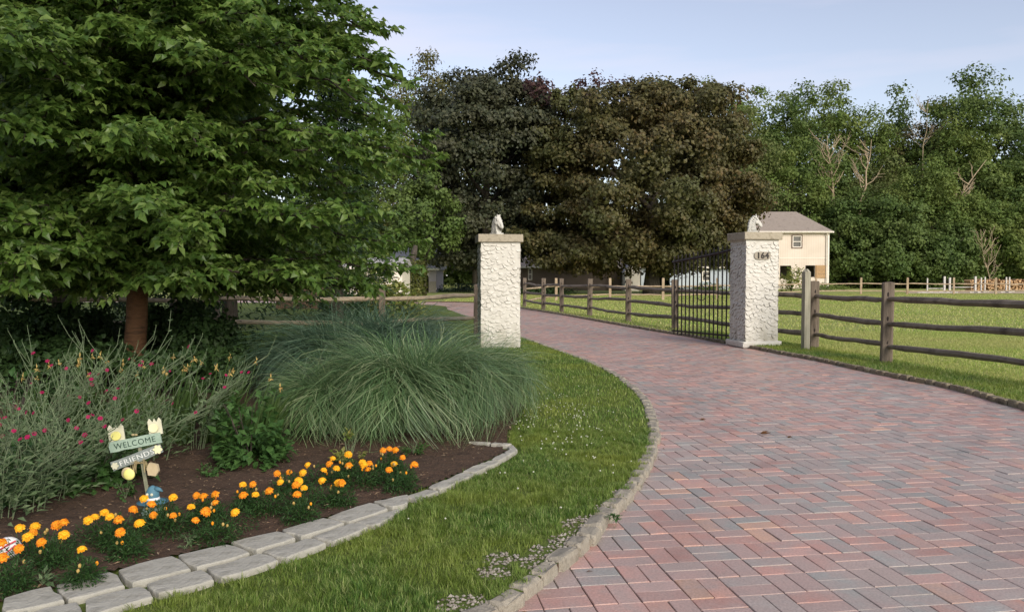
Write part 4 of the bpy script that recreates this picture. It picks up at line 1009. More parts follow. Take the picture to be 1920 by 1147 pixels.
for i, (x_, Y_, ty, hw, mt, lab, by, n_) in enumerate(forest):
    tree('forest_tree', x_, Y_, ty, hw, M[mt], lab, boty=by - (12 if Y_ > 95 else -8), n=int(n_ * 1.7), nc=int(56 + n_ / 130), ls=.40 if Y_ > 100 else .33, seed=100 + i, group='trees of the wood behind the field', irregular=.30, cr=.27, tr_r=.35, boxy=1.35)
# bare dead trees
def bare(px, Y, topy, boty, lean_px, label, seed, nb=10, thick=.16, spread=1.0):
    rs = random.Random(seed); b = D(px, 517, Y); b[2] = 0; s0 = D(px, boty, Y); top = D(px + lean_px, topy, Y)
    mb = MB(); path = [b, s0] + [s0 + (top - s0) * t + np.array([rs.gauss(0, .15), rs.gauss(0, .15), 0]) for t in (.25, .5, .75, 1)]
    mb.tube(path, [thick * 1.5, thick, thick * .8, thick * .6, thick * .35, .03], 7, False)
    for k in range(nb):
        t = rs.uniform(.05, .85); q = s0 + (top - s0) * t; a = rs.choice((-1, 1)) * rs.uniform(.2, .9); l = np.linalg.norm(top - s0) * rs.uniform(.25, .55) * (1.1 - t * .5) * spread
        d = np.array([math.sin(a), rs.gauss(0, .4), math.cos(a) * .9])
        e = q + d * l; m_ = (q + e) / 2 + np.array([math.sin(a) * l * .1, 0, -.05 * l]); mb.tube([q, m_, e], [thick * .5, thick * .3, .02], 5, False)
        for j in range(4):
            q2 = q + (e - q) * rs.uniform(.3, .95); a2 = a + rs.uniform(-.8, .8); l2 = l * rs.uniform(.2, .4)
            mb.tube([q2, q2 + np.array([math.sin(a2) * l2, rs.gauss(0, .2) * l2, math.cos(a2) * l2])], [thick * .2, .015], 4, False)
    tag(mb.build('bare_tree', M['deadwood'], base=b), label, 'tree', 'bare dead trees in the wood')
bare(1562, 96.5, 255, 372, -10, 'left of the two pale bare trees above the dark tree', 1, 14, .17)
bare(1612, 96.0, 262, 380, 22, 'right of the two pale bare trees, with an arm reaching right', 2, 12, .14)
bare(1775, 96, 300, 415, 70, 'pale dead trunk leaning right among the forest trees', 3, 9, .17, .6)
bare(1858, 85, 430, 530, -25, 'small bare twiggy tree low behind the jump posts', 4, 14, .07)
bare(1730, 108, 190, 300, 8, 'thin bare twigs poking above the skyline dip', 5, 12, .06)

# ------------------------------------------------------------------ gate pillars
def rotz(a): return np.array([[math.cos(a), -math.sin(a), 0], [math.sin(a), math.cos(a), 0], [0, 0, 1]])
def pillar(corner, s, H, ang, label, foot=False, seed=0):
    """corner: ground point of the front-left corner"""
    rs = random.Random(seed); RM = rotz(ang); o = np.array(corner)
    root = thing('gate_pillar', o + RM @ np.array([s / 2, s / 2, 0]), label, 'pillar', 'stucco gate pillars')
    mb = MB()
    hb = H - .15
    # slightly irregular shaft
    nz = 12; V = []; tone = [1.0] * (4 * (nz + 1))
    for k in range(nz + 1):
        z = -.1 + (hb + .1) * k / nz
        for (a, b) in ((0, 0), (s, 0), (s, s), (0, s)):
            V.append(RM @ np.array([a + rs.uniform(-.006, .006), b + rs.uniform(-.006, .006), z]) + o)
    Fq = [(k * 4 + i, k * 4 + (i + 1) % 4, k * 4 + 4 + (i + 1) % 4, k * 4 + 4 + i) for k in range(nz) for i in range(4)]
    mb.add(V, Fq)
    for face in range(4):
        A = [np.array([0, 0, 0]), np.array([s, 0, 0]), np.array([s, s, 0]), np.array([0, s, 0])][face]
        T = [np.array([1, 0, 0]), np.array([0, 1, 0]), np.array([-1, 0, 0]), np.array([0, -1, 0])][face]
        Nn = [np.array([0, -1, 0]), np.array([1, 0, 0]), np.array([0, 1, 0]), np.array([-1, 0, 0])][face]
        zz = .05; row = 0
        while zz < hb - .03:
            u = .03 + (row % 2) * .04
            while u < s - .01:
                cu = min(max(u + rs.uniform(-.035, .035), .02), s - .02); cz = zz + rs.uniform(-.03, .03); r_ = rs.uniform(.036, .066)
                n = 14; rot_ = rs.uniform(-.9, .9); lift = rs.uniform(.012, .021); ecc = rs.uniform(.65, 1.1)
                ring, ring2 = [], []
                for k in range(n):
                    th_ = 2 * PI * k / n; rr = rs.uniform(.92, 1.08); du = math.cos(th_) * r_; dz = math.sin(th_) * r_ * ecc
                    off = -.0015 - math.sin(th_ + rot_) * lift
                    pu = min(max(cu + du * rr, -.004), s + .004); pz = min(cz + dz * rr, hb - .005)
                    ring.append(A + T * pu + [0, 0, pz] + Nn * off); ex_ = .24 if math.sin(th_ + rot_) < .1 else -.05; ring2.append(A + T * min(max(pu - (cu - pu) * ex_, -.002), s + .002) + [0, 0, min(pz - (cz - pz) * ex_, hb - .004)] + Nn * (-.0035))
                cen = A + T * cu + [0, 0, cz + r_ * .15] + Nn * .0035
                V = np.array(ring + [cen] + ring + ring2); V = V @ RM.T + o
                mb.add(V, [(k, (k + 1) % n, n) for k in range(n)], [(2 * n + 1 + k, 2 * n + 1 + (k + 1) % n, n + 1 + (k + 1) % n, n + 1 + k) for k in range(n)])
                tone += [1.0] * (n + 1) + [.9] * n + [.12] * n  # dark skirt below each lip: crevice grime plus lip shadow put into colour
                u += .098
            zz += .072; row += 1
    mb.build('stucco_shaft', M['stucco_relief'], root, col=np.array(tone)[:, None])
    cb = MB(); c = RM @ np.array([s / 2, s / 2, 0]) + o
    cb.bbox((c[0], c[1], H - .075), (s + .11, s + .11, .15), rz=ang, b=.012, jit=.003)
    cb.build('cap', M['cap'], root)
    if foot:
        fb = MB(); fb.bbox((c[0], c[1], .03), (s + .14, s + .10, .12), rz=ang, b=.03, jit=.008); fb.build('footing', M['stucco'], root)
    return root, c, RM
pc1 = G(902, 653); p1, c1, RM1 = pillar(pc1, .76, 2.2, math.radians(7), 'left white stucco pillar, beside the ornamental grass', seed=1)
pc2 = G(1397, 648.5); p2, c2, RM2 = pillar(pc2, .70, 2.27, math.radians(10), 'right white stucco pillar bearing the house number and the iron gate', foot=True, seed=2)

def skin_mesh(name, verts, edges, radii, mat, parent=None, base=None, levels=2, mtx=None):
    me = bpy.data.meshes.new('tmp'); me.from_pydata(verts, edges, []); ob = bpy.data.objects.new('tmp', me); C.objects.link(ob)
    sk = ob.modifiers.new('s', 'SKIN'); 
    sv = me.skin_vertices[0].data
    for i, r in enumerate(radii): sv[i].radius = r if hasattr(r, '__len__') else (r, r); sv[i].use_root = (i == 0)
    sb = ob.modifiers.new('u', 'SUBSURF'); sb.levels = levels; sb.render_levels = levels
    bpy.context.view_layer.update(); dg = bpy.context.evaluated_depsgraph_get()
    m2 = bpy.data.meshes.new_from_object(ob.evaluated_get(dg)); bpy.data.objects.remove(ob)
    V = np.array([tuple(v.co) for v in m2.vertices]); F = {}
    for p_ in m2.polygons: F.setdefault(len(p_.vertices), []).append(tuple(p_.vertices))
    bpy.data.meshes.remove(m2)
    V = V @ np.array(mtx[0]).T + np.array(mtx[1])
    return mk(name, V, [np.array(f) for f in F.values()], mat, parent, base, smooth=True)
def horse(pos, yaw, sc_, label, slim=1.0):
    root = thing('horse_head_statue', pos, label, 'statue', 'horse head statues on the gate pillars')
    pl = MB(); pl.bbox((pos[0], pos[1], pos[2] + .022 * sc_), (.25 * sc_, .19 * sc_, .044 * sc_), rz=yaw, b=.006); pl.build('plinth', M['statue'], root)
    ol = [(.095, .04), (.082, .10), (.066, .165), (.068, .205), (.09, .212), (.122, .180), (.150, .145), (.178, .126), (.206, .130), (.224, .158), (.216, .196), (.190, .242), (.158, .285), (.132, .325), (.110, .352), (.094, .370), (.096, .400), (.086, .425), (.066, .395), (.045, .392),
          (.015, .395), (-.018, .382), (-.030, .360), (-.058, .345), (-.066, .315), (-.088, .292), (-.090, .258), (-.108, .230), (-.105, .190), (-.118, .155), (-.112, .110), (-.118, .04)]
    M3 = rotz(yaw) * sc_; P0 = np.array(pos); n = len(ol); O = np.array(ol)
    tn = np.roll(O, -1, axis=0) - np.roll(O, 1, axis=0); nr = unit(np.c_[-tn[:, 1], tn[:, 0]])
    cen = O.mean(axis=0)
    lay = []
    for (yy, off) in ((-.068, .030), (-.058, .014), (-.035, .003), (0, 0), (.035, .003), (.058, .014), (.068, .030)):
        Q = O + nr * off; k_ = 1 - .5 * np.clip((O[:, 0] - .09) / .10, 0, 1); k_ = np.where((O[:, 1] > .375) & (O[:, 0] > .05), .55, k_)
        lay.append(np.c_[Q[:, 0], yy * k_, Q[:, 1]])
    V = np.concatenate(lay) @ M3.T + P0; mb = MB(); m_ = len(lay)
    mb.add(V, [(j * n + i, j * n + (i + 1) % n, (j + 1) * n + (i + 1) % n, (j + 1) * n + i) for j in range(m_ - 1) for i in range(n)])
    bm = bmesh.new()
    for j in (0, m_ - 1):
        f = bm.faces.new([bm.verts.new(tuple(v)) for v in V[j * n:(j + 1) * n]]); bmesh.ops.triangulate(bm, faces=[f])
    mb.bm(bm)
    mb.build('head', M['statue'], root)
    for sd in (-1, 1):
        MB().ball(P0 + M3 @ np.array([.105, sd * .058, .305]), np.array([.016, .012, .012]) * sc_, 8, 6).build('eye', M['statue'], root, smooth=True)
        MB().ball(P0 + M3 @ np.array([.085, sd * .052, .245]), np.array([.045, .020, .04]) * sc_, 12, 8).build('cheek', M['statue'], root, smooth=True)
        mb = MB(); mb.tube([P0 + M3 @ np.array([.065, sd * .03, .37]), P0 + M3 @ np.array([.07, sd * .036, .41]), P0 + M3 @ np.array([.078, sd * .034, .438])], [.018 * sc_, .014 * sc_, .003], 7); mb.build('ear', M['statue'], root, smooth=True)
        mb = MB()
        for k in range(8):
            t = k / 7; a_ = np.array([.03 - .10 * t ** .7, sd * .05, .385 - .31 * t]); b_ = a_ + np.array([.035, sd * .022, -.045])
            mb.tube([P0 + M3 @ (a_ - [.03, sd * .03, 0]), P0 + M3 @ a_, P0 + M3 @ b_], [.02 * sc_, .018 * sc_, .005], 6)
        mb.build('mane', M['statue'], root, smooth=True)
t1 = c1 + [0, 0, 2.2]
horse(D(931, 437, t1[1]) * [1, 1, 0] + [0, 0, 2.2], math.radians(-52), .93, 'slim horse head statue turned toward the viewer, on the left pillar')
t2_ = D(1411, 432, c2[1] - .08); horse(t2_ * [1, 1, 0] + [0, 0, 2.27], math.radians(-12), .86, 'horse head statue in profile facing right, on the right pillar')

def text_geo(body, size, ext, fat=0.0):
    cu = bpy.data.curves.new('t', 'FONT'); cu.body = body; cu.size = size; cu.extrude = ext; cu.align_x = 'CENTER'; cu.align_y = 'CENTER'; cu.offset = fat; cu.resolution_u = 3; cu.space_character = 1.12
    ob = bpy.data.objects.new('t', cu); C.objects.link(ob); bpy.context.view_layer.update()
    dg = bpy.context.evaluated_depsgraph_get(); m2 = bpy.data.meshes.new_from_object(ob.evaluated_get(dg)); bpy.data.objects.remove(ob)
    V = np.array([tuple(v.co) for v in m2.vertices]); F = {}
    for p_ in m2.polygons: F.setdefault(len(p_.vertices), []).append(tuple(p_.vertices))
    V = np.c_[V[:, 0], -V[:, 2], V[:, 1]]   # stand up, facing -Y
    return V, [np.array(f) for f in F.values()]
# number plaque
pl = thing('house_number_plaque', RM2 @ np.array([.34, -.03, 1.80]) + pc2, 'rounded grey plaque reading 164 on the right pillar', 'sign')
mb = MB(); outline = []
for k in range(28):
    a = 2 * PI * k / 28; outline.append((.172 * np.sign(math.cos(a)) * abs(math.cos(a)) ** .65 , .078 * np.sign(math.sin(a)) * abs(math.sin(a)) ** .6))
o_ = RM2 @ np.array([.34, 0, 1.80]) + pc2
mb.prism(outline, -.032, .0, RM2, o_); mb.build('plate', M['plaque'], pl)
V, Fs = text_geo('164', .165, .006, .004); V[:, 0] *= .98
mk('number', V @ RM2.T + (RM2 @ np.array([.34, -.038, 1.798]) + pc2), Fs, M['black'], pl)

# iron gates
def gate(h, e, zb, zt, label, n=15):
    h = np.array([h[0], h[1], 0.]); e = np.array([e[0], e[1], 0.]); root = thing('iron_gate', h, label, 'gate', 'iron driveway gates')
    d = e - h; L_ = np.linalg.norm(d); a = math.atan2(d[1], d[0])
    def bar(z0, z1, w, t_, nm):
        mb = MB(); p0, p1 = h + [0, 0, z0], e + [0, 0, z1]; mb.tube([p0, p1], [w, w], 4, True, sq=t_); mb.build(nm, M['iron'], root)
    def ztop(t): return zt + .10 - .24 * t ** .75
    TP = [h + d * t + [0, 0, ztop(max(t, 0))] for t in np.linspace(0, 1.02, 9)]; TP[0] = TP[0] - d * .03
    m_ = MB(); m_.tube(TP, .030, 4, True, sq=1.0); m_.build('top_rail', M['iron'], root)
    m_ = MB(); m_.box(tuple((h + e) / 2 + [0, 0, zb + .06]), (L_ + .1, .03, .035), a); m_.build('bottom_rail', M['iron'], root)
    for k in range(n):
        q = h + d * (k + .15) / (n - .7)
        zk = ztop((k + .15) / (n - .7))
        MB().tube([q + [0, 0, zb - .03], q + [0, 0, zk + .10], q + [0, 0, zk + .14]], [.016, .016, .004], 6).build('picket', M['iron'], root)
    for s_, z_ in ((0, zb + .06), (0, zt)):
        MB().tube([h - d / L_ * .02 + [0, 0, z_ - .06], h - d / L_ * .02 + [0, 0, z_ + .06]], .022, 8).build('hinge', M['iron'], root)
    # ring ornament
    c = (h + e) / 2 + [0, 0, (zb + zt) / 2 + .05]; ring = [c + unit(d) * .16 * math.cos(t) + np.array([0, 0, .16 * math.sin(t)]) for t in np.linspace(0, 2 * PI, 20)]
    MB().tube(ring, .009, 5, False).build('ring', M['iron'], root)
gate((4.60, 16.75), (3.72, 18.4), .08, 1.86, 'open black iron gate hinged on the right pillar')
e1 = RM1 @ np.array([.76 + .015, .74, 0]) + pc1
gate(e1, e1 + unit(np.array([e1[0], e1[1], 0])) * 2.05, .08, 1.86, 'iron gate seen edge on behind the left pillar')

# ------------------------------------------------------------------ split rail fences
def rail(parent, p0, p1, r, mat, name='rail'):
    p0, p1 = np.array(p0, float), np.array(p1, float); n = 9; mb = MB(); P = []; rr = []
    ph = random.uniform(0, 6)
    for k in range(n):
        t = k / (n - 1); P.append(p0 + (p1 - p0) * t + np.array([random.gauss(0, .008), random.gauss(0, .008), .018 * math.sin(t * 4 + ph) + random.gauss(0, .006)])); rr.append(r * (.62 if k in (0, n - 1) else random.uniform(.92, 1.12)))
    mb.tube(P, rr, 7, True, .10, sq=.85); return mb.build(name, mat, parent)
def post(parent, p, h, w, mat, rz=0, name='post', taper=.04, holes=()):
    mb = MB(); RMp = Matrix.Rotation(rz, 3, 'Z') @ Matrix.Rotation(random.uniform(-.015, .015), 3, 'Y')
    n = 8; V = []; prof_ = [(-1, -.8), (-.8, -1), (.8, -1), (1, -.8), (1, .8), (.8, 1), (-.8, 1), (-1, .8)]
    lv = 7
    for k in range(lv):
        z = -.15 + (h + .15) * k / (lv - 1)
        for (a, b) in prof_:
            v = Vector((a * w / 2 * random.uniform(.95, 1.05) * (1 - taper * k / lv), b * w / 2 * .75 * random.uniform(.95, 1.05), z + (random.uniform(-.012, .012) if k == lv - 1 else 0)))
            v = RMp @ v; V.append((v.x + p[0], v.y + p[1], v.z))
    mb.add(V, [(k * n + i, k * n + (i + 1) % n, (k + 1) * n + (i + 1) % n, (k + 1) * n + i) for k in range(lv - 1) for i in range(n)])
    cz = np.mean([V[(lv - 1) * n + i] for i in range(n)], axis=0) + [0, 0, .012]; V2 = V[(lv - 1) * n:] + [tuple(cz)]
    mb.add(V2, [(i, (i + 1) % n, n) for i in range(n)])
    po = mb.build(name, mat, parent)
    if holes:
        hb = MB()
        for hz in holes:
            c = Vector((0, 0, hz)); 
            pts = [(w * .09 * math.cos(t), .04 * math.sin(t)) for t in np.linspace(0, 2 * PI, 10, endpoint=False)]
            hb.prism([(x_, z_) for x_, z_ in pts], -w * .385, -w * .3, np.array(RMp), (p[0], p[1], hz))
        q = hb.build('mortise', M['dark'], po)
    return po
def fence(name, pts, heights, label, zs, rr=.052, pw=.16, mats=('wood', 'post_wood'), group=None, skip=(), holes=False):
    root = thing(name, (pts[0][0], pts[0][1], 0), label, 'fence', group)
    for i, p in enumerate(pts):
        if i in skip: continue
        q = pts[min(i + 1, len(pts) - 1)]; q0 = pts[max(i - 1, 0)]; a = math.atan2(q[1] - q0[1], q[0] - q0[0])
        view = math.atan2(p[1], p[0]) - PI / 2
        post(root, p, heights, pw * random.uniform(.92, 1.08), M[mats[1]], a * 0 + view * .5, holes=[z_ + .07 for z_ in zs] if holes else ())
    for i in range(len(pts) - 1):
        for k, z in enumerate(zs):
            dz0, dz1 = random.uniform(-.03, .03), random.uniform(-.03, .03)
            rail(root, (*pts[i], z + dz0), (*pts[i + 1], z + dz1), rr * random.uniform(.9, 1.1), M[mats[0]])
    return root
fA = [tuple(G(x_, y_)[:2]) for x_, y_ in ((983.5, 575), (1019, 581), (1053, 585.5), (1105.6, 591.5), (1178, 602), (1265.6, 616.5))] + [(5.2, 18.4), (5.90, 15.6), (6.05, 12.9), (6.72, 9.9), (7.6, 7.2)]
random.seed(21)
fence('split_rail_fence', fA, 1.29, 'dark three rail split rail fence following the right side of the drive', (.27, .64, 1.03), rr=.058, pw=.17, group=None, holes=True)
fB = [(fA[0][0], fA[0][1])] + [tuple(D(x_, 550, Y_)[:2]) for x_, Y_ in ((1043, 44.5), (1144, 46.5), (1243, 46.5), (1345, 48), (1440, 53), (1530, 58), (1614, 60), (1701, 60), (1788, 60), (1867, 60), (1950, 60), (2030, 60))]
fence('split_rail_fence', fB, 1.26, 'pale two rail fence running across the far side of the pasture', (.28, .80), rr=.05, pw=.15, mats=('far_wood', 'far_wood'))
fC = [tuple(D(893, 600, 18.3)[:2]), tuple(D(717, 600, 17.3)[:2]), tuple(D(405, 600, 16.2)[:2]), tuple(D(120, 600, 16)[:2]), tuple(D(-150, 600, 16)[:2])]
fence('split_rail_fence', fC, 1.2, 'pale topped split rail fence left of the left pillar behind the grasses', (.42, .93), rr=.055, pw=.13, mats=('wood_light', 'post_wood'))
r_ = thing('square_post', G(1510, 655), 'grey square timber post just right of the numbered pillar', 'post')
mb = MB(); pp = G(1510, 655); mb.bbox((pp[0], pp[1], .68), (.12, .12, 1.60), b=.008, rz=.2); mb.tube([pp + [0, 0, 1.478], pp + [0, 0, 1.53]], [.075, .03], 4); mb.build('timber', M['post_new'], r_)

# ------------------------------------------------------------------ welcome sign
YS = 5.02
def sgn(px_, py_, dy=0.0): return D(px_, py_, YS + dy)
sb_ = G(277, 932, .0); ws = thing('garden_sign', sb_, 'small wooden garden sign reading WELCOME FRIENDS in the flower bed', 'sign')
def tiltM(deg): return np.array(Matrix.Rotation(-math.radians(deg), 3, 'Y'))
mb = MB(); mb.tube([sb_ * [1, 1, 0] + [0, .02, -.05], sgn(262, 838, .02)], [.024, .024], 4, True, sq=.5); mb.build('stake', M['stake'], ws)
def board(c, w, h, deg, mat, txt, tmat, size, fill=.8, shift=0):
    MT = tiltM(deg); mb = MB(); pts = []
    for (a, b, k) in ((-w / 2, -h / 2, 0), (w / 2, -h / 2, 0), (w / 2, h / 2, 1), (-w / 2, h / 2, 1)): pts.append((a, b))
    # wavy edges
    out_ = []
    for i in range(4):
        a, b = np.array(pts[i]), np.array(pts[(i + 1) % 4])
        for t in np.linspace(0, 1, 7, endpoint=False):
            q = a + (b - a) * t + R.normal(0, .0012, 2); out_.append(tuple(q))
    mb.prism(out_, -.006, .006, MT, c); bo = mb.build('board', mat, ws)
    V, Fs = text_geo(txt, size, .0012, -.0005)
    wv = V[:, 0].max() - V[:, 0].min(); V[:, 0] *= w * fill / wv; V[:, 0] -= (V[:, 0].max() + V[:, 0].min()) / 2 - shift; V[:, 2] -= (V[:, 2].max() + V[:, 2].min()) / 2
    mk('lettering', V @ MT.T + (np.array(c) + [0, -.0085, 0]), Fs, tmat, bo)
board(sgn(253.5, 829), .332, .066, 11.5, M['board_green'], 'WELCOME', M['letter_dark'], .052)
board(sgn(256.5, 857), .335, .058, 21, M['board_grey'], 'FRIENDS', M['letter_white'], .046, .68, .004)
def picket_orn(c, w, h, deg, mat, dmat, dc, dr):
    MT = tiltM(deg); mb = MB(); o3 = [(-w / 2, -h / 2), (w / 2, -h / 2), (w / 2, h * .32), (w * .36, h / 2), (w * .2, h * .3), (w * .13, h * .25), (0, h * .46), (-w * .13, h * .25), (-w * .2, h * .3), (-w * .36, h / 2), (-w / 2, h * .32)]
    mb.prism(o3, -.004, .004, MT, np.array(c) + [0, .006, 0]); po = mb.build('picket_ornament', mat, ws)
    mb = MB(); mb.prism([(dr * math.cos(t), dr * .92 * math.sin(t)) for t in np.linspace(0, 2 * PI, 20, endpoint=False)], -.008, .0, MT, np.array(dc) + [0, -.002, 0]); mb.build('disc', dmat, po)
picket_orn(sgn(217, 811), .10, .105, 8, M['orn_cream'], M['orn_yellow'], sgn(218, 816.5, -.005), .031)
picket_orn(sgn(290, 799), .085, .105, 8, M['orn_cream'], M['orn_pale'], sgn(288, 802, -.005), .030)
mb = MB(); mb.ball(sgn(242, 889, -.02), (.037, .012, .036), 16, 10); mb.build('hanging_disc', M['orn_yellow'], ws, smooth=True)
mb = MB(); mb.ball(sgn(239, 887, -.005), (.039, .010, .040), 16, 10); mb.build('disc_rim', M['orn_tan'], ws, smooth=True)
mb = MB(); mb.prism([(-.028, -.036), (.02, -.042), (.038, -.012), (.03, .03), (-.02, .042), (-.034, .01)], -.012, .012, None, sgn(287, 879, -.01)); mb.build('tan_ornament', M['orn_tan'], ws)
def flower_orn(c, r, mat, nm):
    mb = MB(); pts = [((r * (.62 + .38 * abs(math.cos(3 * t)))) * math.cos(t), (r * (.62 + .38 * abs(math.cos(3 * t)))) * math.sin(t)) for t in np.linspace(0, 2 * PI, 36, endpoint=False)]
    mb.prism(pts, -.006, 0, None, c); mb.build(nm, mat, ws)
flower_orn(sgn(296, 842, -.012), .030, M['orn_pale'], 'flower_ornament'); flower_orn(sgn(216, 873, -.012), .024, M['orn_cream'], 'flower_ornament'); 
mb = MB()
for k in range(26):
    a = random.uniform(-1.2, 1.2) + (PI if k % 2 else 0); c = sgn(263, 868, -.015); l = random.uniform(.02, .055)
    mb.tube([c, c + [math.cos(a) * l, random.gauss(0, .004), math.sin(a) * l * .4 + .01], c + [math.cos(a) * l * 1.3, 0, -random.uniform(.02, .07)]], .0013, 4, False)
mb.build('raffia_bow', M['raffia'], ws)
mb = MB(); c = sgn(252, 815, -.01)
for sd in (-1, 1): mb.ball(c + [sd * .010, 0, .001], (.011, .004, .007), 8, 6)
mb.build('twine_bow', M['raffia'], ws)

# figurine with a blue hat
fb_ = G(287, 965, .02); fg = thing('garden_figurine', fb_, 'little figure in a blue hat with white band among the marigolds', 'figurine')
mb = MB()
def lathe(c, prof_, n=16, sx=1, sy=1):
    V = []; 
    for (r_l, z) in prof_:
        for k in range(n): V.append((c[0] + r_l * sx * math.cos(2 * PI * k / n), c[1] + r_l * sy * math.sin(2 * PI * k / n), c[2] + z))
    return V, [(i * n + k, i * n + (k + 1) % n, (i + 1) * n + (k + 1) % n, (i + 1) * n + k) for i in range(len(prof_) - 1) for k in range(n)]
V, F_ = lathe(fb_, [(0, -.02), (.055, -.02), (.062, .02), (.045, .055), (.0, .07)]); MB().add(V, F_).build('collar', M['board_green'], fg, smooth=True)
MB().ball(fb_ + [0, 0, .072], (.038, .036, .038), 14, 9).build('face', M['orn_tan'], fg, smooth=True)
V, F_ = lathe(fb_, [(0, .080), (.085, .074), (.088, .079), (.042, .092), (.037, .094)]); MB().add(V, F_).build('hat_brim', M['hat_blue'], fg, smooth=True)
V, F_ = lathe(fb_, [(.0385, .092), (.039, .094), (.037, .106), (.0, .106)]); MB().add(V, F_).build('hat_band', M['white_paint'], fg)
V, F_ = lathe(fb_, [(.0365, .105), (.036, .135), (.024, .160), (.006, .172), (0, .173)]); MB().add(V, F_).build('hat_crown', M['hat_blue'], fg, smooth=True)
MB().tube([fb_ + [.02, -.005, .155], fb_ + [.045, -.01, .152], fb_ + [.062, -.01, .140]], [.016, .011, .004], 8).build('hat_tip', M['hat_blue'], fg, smooth=True)
for dx in (-.016, .010): MB().ball(fb_ + [dx, -.036, .128], (.009, .005, .009), 8, 6).build('button', M['orn_cream'], fg, smooth=True)
# white and red ornament
wb = G(16, 1046, .02); wo = thing('lawn_ornament', wb, 'white rounded ornament with red stripes at the left edge of the marigolds', 'ornament')
MB().ball(wb + [0, 0, .05], (.062, .05, .055), 16, 10).build('body', M['white_paint'], wo, smooth=True)
for (a, b) in ((.35, 1), (-.45, -1)):
    pts = [wb + [.062 * math.sin(t) * math.cos(a) * 1.01, -.0515 * math.cos(t) , .05 + .0565 * math.sin(t * .9 + a) * .8] for t in np.linspace(-1.1, 1.1, 10)]
    MB().tube(pts, .004, 6).build('red_stripe', M['red_paint'], wo)

# ------------------------------------------------------------------ buildings
def wall_holes(mb, x0, x1, z0, z1, y, th, holes):
    xs = sorted({x0, x1, *[h[0] for h in holes], *[h[1] for h in holes]}); zs = sorted({z0, z1, *[h[2] for h in holes], *[h[3] for h in holes]})
    for i in range(len(xs) - 1):
        for j in range(len(zs) - 1):
            cx, cz = (xs[i] + xs[i + 1]) / 2, (zs[j] + zs[j + 1]) / 2
            if any(h[0] < cx < h[1] and h[2] < cz < h[3] for h in holes): continue
            mb.box((cx, y + th / 2, cz), (xs[i + 1] - xs[i], th, zs[j + 1] - zs[j]))
def building(name, x0, x1, Y, depth, ze, holes, mat, label, hip=None, roof_mat='shingle', gable=None, ridge_h=2.0, cat='building', over=.35, rdir='x'):
    root = thing(name, ((x0 + x1) / 2, Y + depth / 2, 0), label, cat)
    mb = MB(); th_ = .2
    wall_holes(mb, x0, x1, -.1, ze, Y, th_, holes)
    mb.box(((x0 + x1) / 2, Y + depth - .1, ze / 2 - .05), (x1 - x0, .2, ze + .1)); mb.box((x0 + .1, Y + depth / 2, ze / 2 - .05), (.2, depth - .4, ze + .1)); mb.box((x1 - .1, Y + depth / 2, ze / 2 - .05), (.2, depth - .4, ze + .1))
    if rdir == 'gable':   # triangular front gable
        xm = (x0 + x1) / 2
        mb.prism([(x0, ze + .002), (x1, ze + .002), (xm, ze + ridge_h)], Y, Y + .2); 
    mb.build('wall', M[mat], root)
    rb = MB(); a0, a1, b0, b1 = x0 - over, x1 + over, Y - over, Y + depth + over; zr = ze + ridge_h; t_ = .12
    if rdir == 'x' :
        r0, r1 = (hip if hip else (a0, a1)); ym = (b0 + b1) / 2
        V = [(a0, b0, ze), (a1, b0, ze), (a1, b1, ze), (a0, b1, ze), (r0, ym, zr), (r1, ym, zr)]
        V2 = [(x_, y_, z_ - t_) for x_, y_, z_ in V[:4]]
        rb.add(V + V2, [(0, 1, 5, 4), (2, 3, 4, 5), (0, 6, 7, 1), (1, 7, 8, 2), (2, 8, 9, 3), (3, 9, 6, 0), (6, 9, 8, 7)], [(1, 2, 5), (3, 0, 4)])
    else:
        xm = (x0 + x1) / 2
        sl = ridge_h / ((x1 - x0) / 2); zo = ze - over * sl
        for (xa, s_) in ((a0, 1), (a1, -1)):
            V = [(xa, b0, zo + .03), (xm, b0, zr + .03), (xm, b1, zr + .03), (xa, b1, zo + .03)]; V += [(x_, y_, z_ + t_) for x_, y_, z_ in V]
            rb.add(V, [(0, 1, 2, 3), (4, 5, 6, 7), (0, 1, 5, 4), (1, 2, 6, 5), (2, 3, 7, 6), (3, 0, 4, 7)])
    rb.build('roof', M[roof_mat], root)
    if rdir == 'x':
        gb = MB(); gb.box(((a0 + a1) / 2, b0 - .05, ze - .08), (a1 - a0, .09, .17)); gb.build('fascia', M['trim'], root)
    return root
def X(px_, Y_): return (px_ - 960) / F_PX * Y_
def Z(py_, Y_): return D(960, py_, Y_)[2]
YB = 85
hx_ = [(X(1484.5, YB), X(1501.5, YB), Z(464, YB), Z(442, YB)), (X(1462, YB), X(1483, YB), Z(522, YB), Z(498, YB)), (X(1509.5, YB), X(1527, YB), Z(519.5, YB), Z(497.5, YB))]
bn = building('barn', X(1398, YB), X(1553, YB), YB, 8, Z(434, YB), hx_, 'cream', 'cream two storey barn with a hipped roof right of the gate', hip=(X(1428, 89), X(1491, 89)), ridge_h=Z(397, 89) - Z(434, YB))
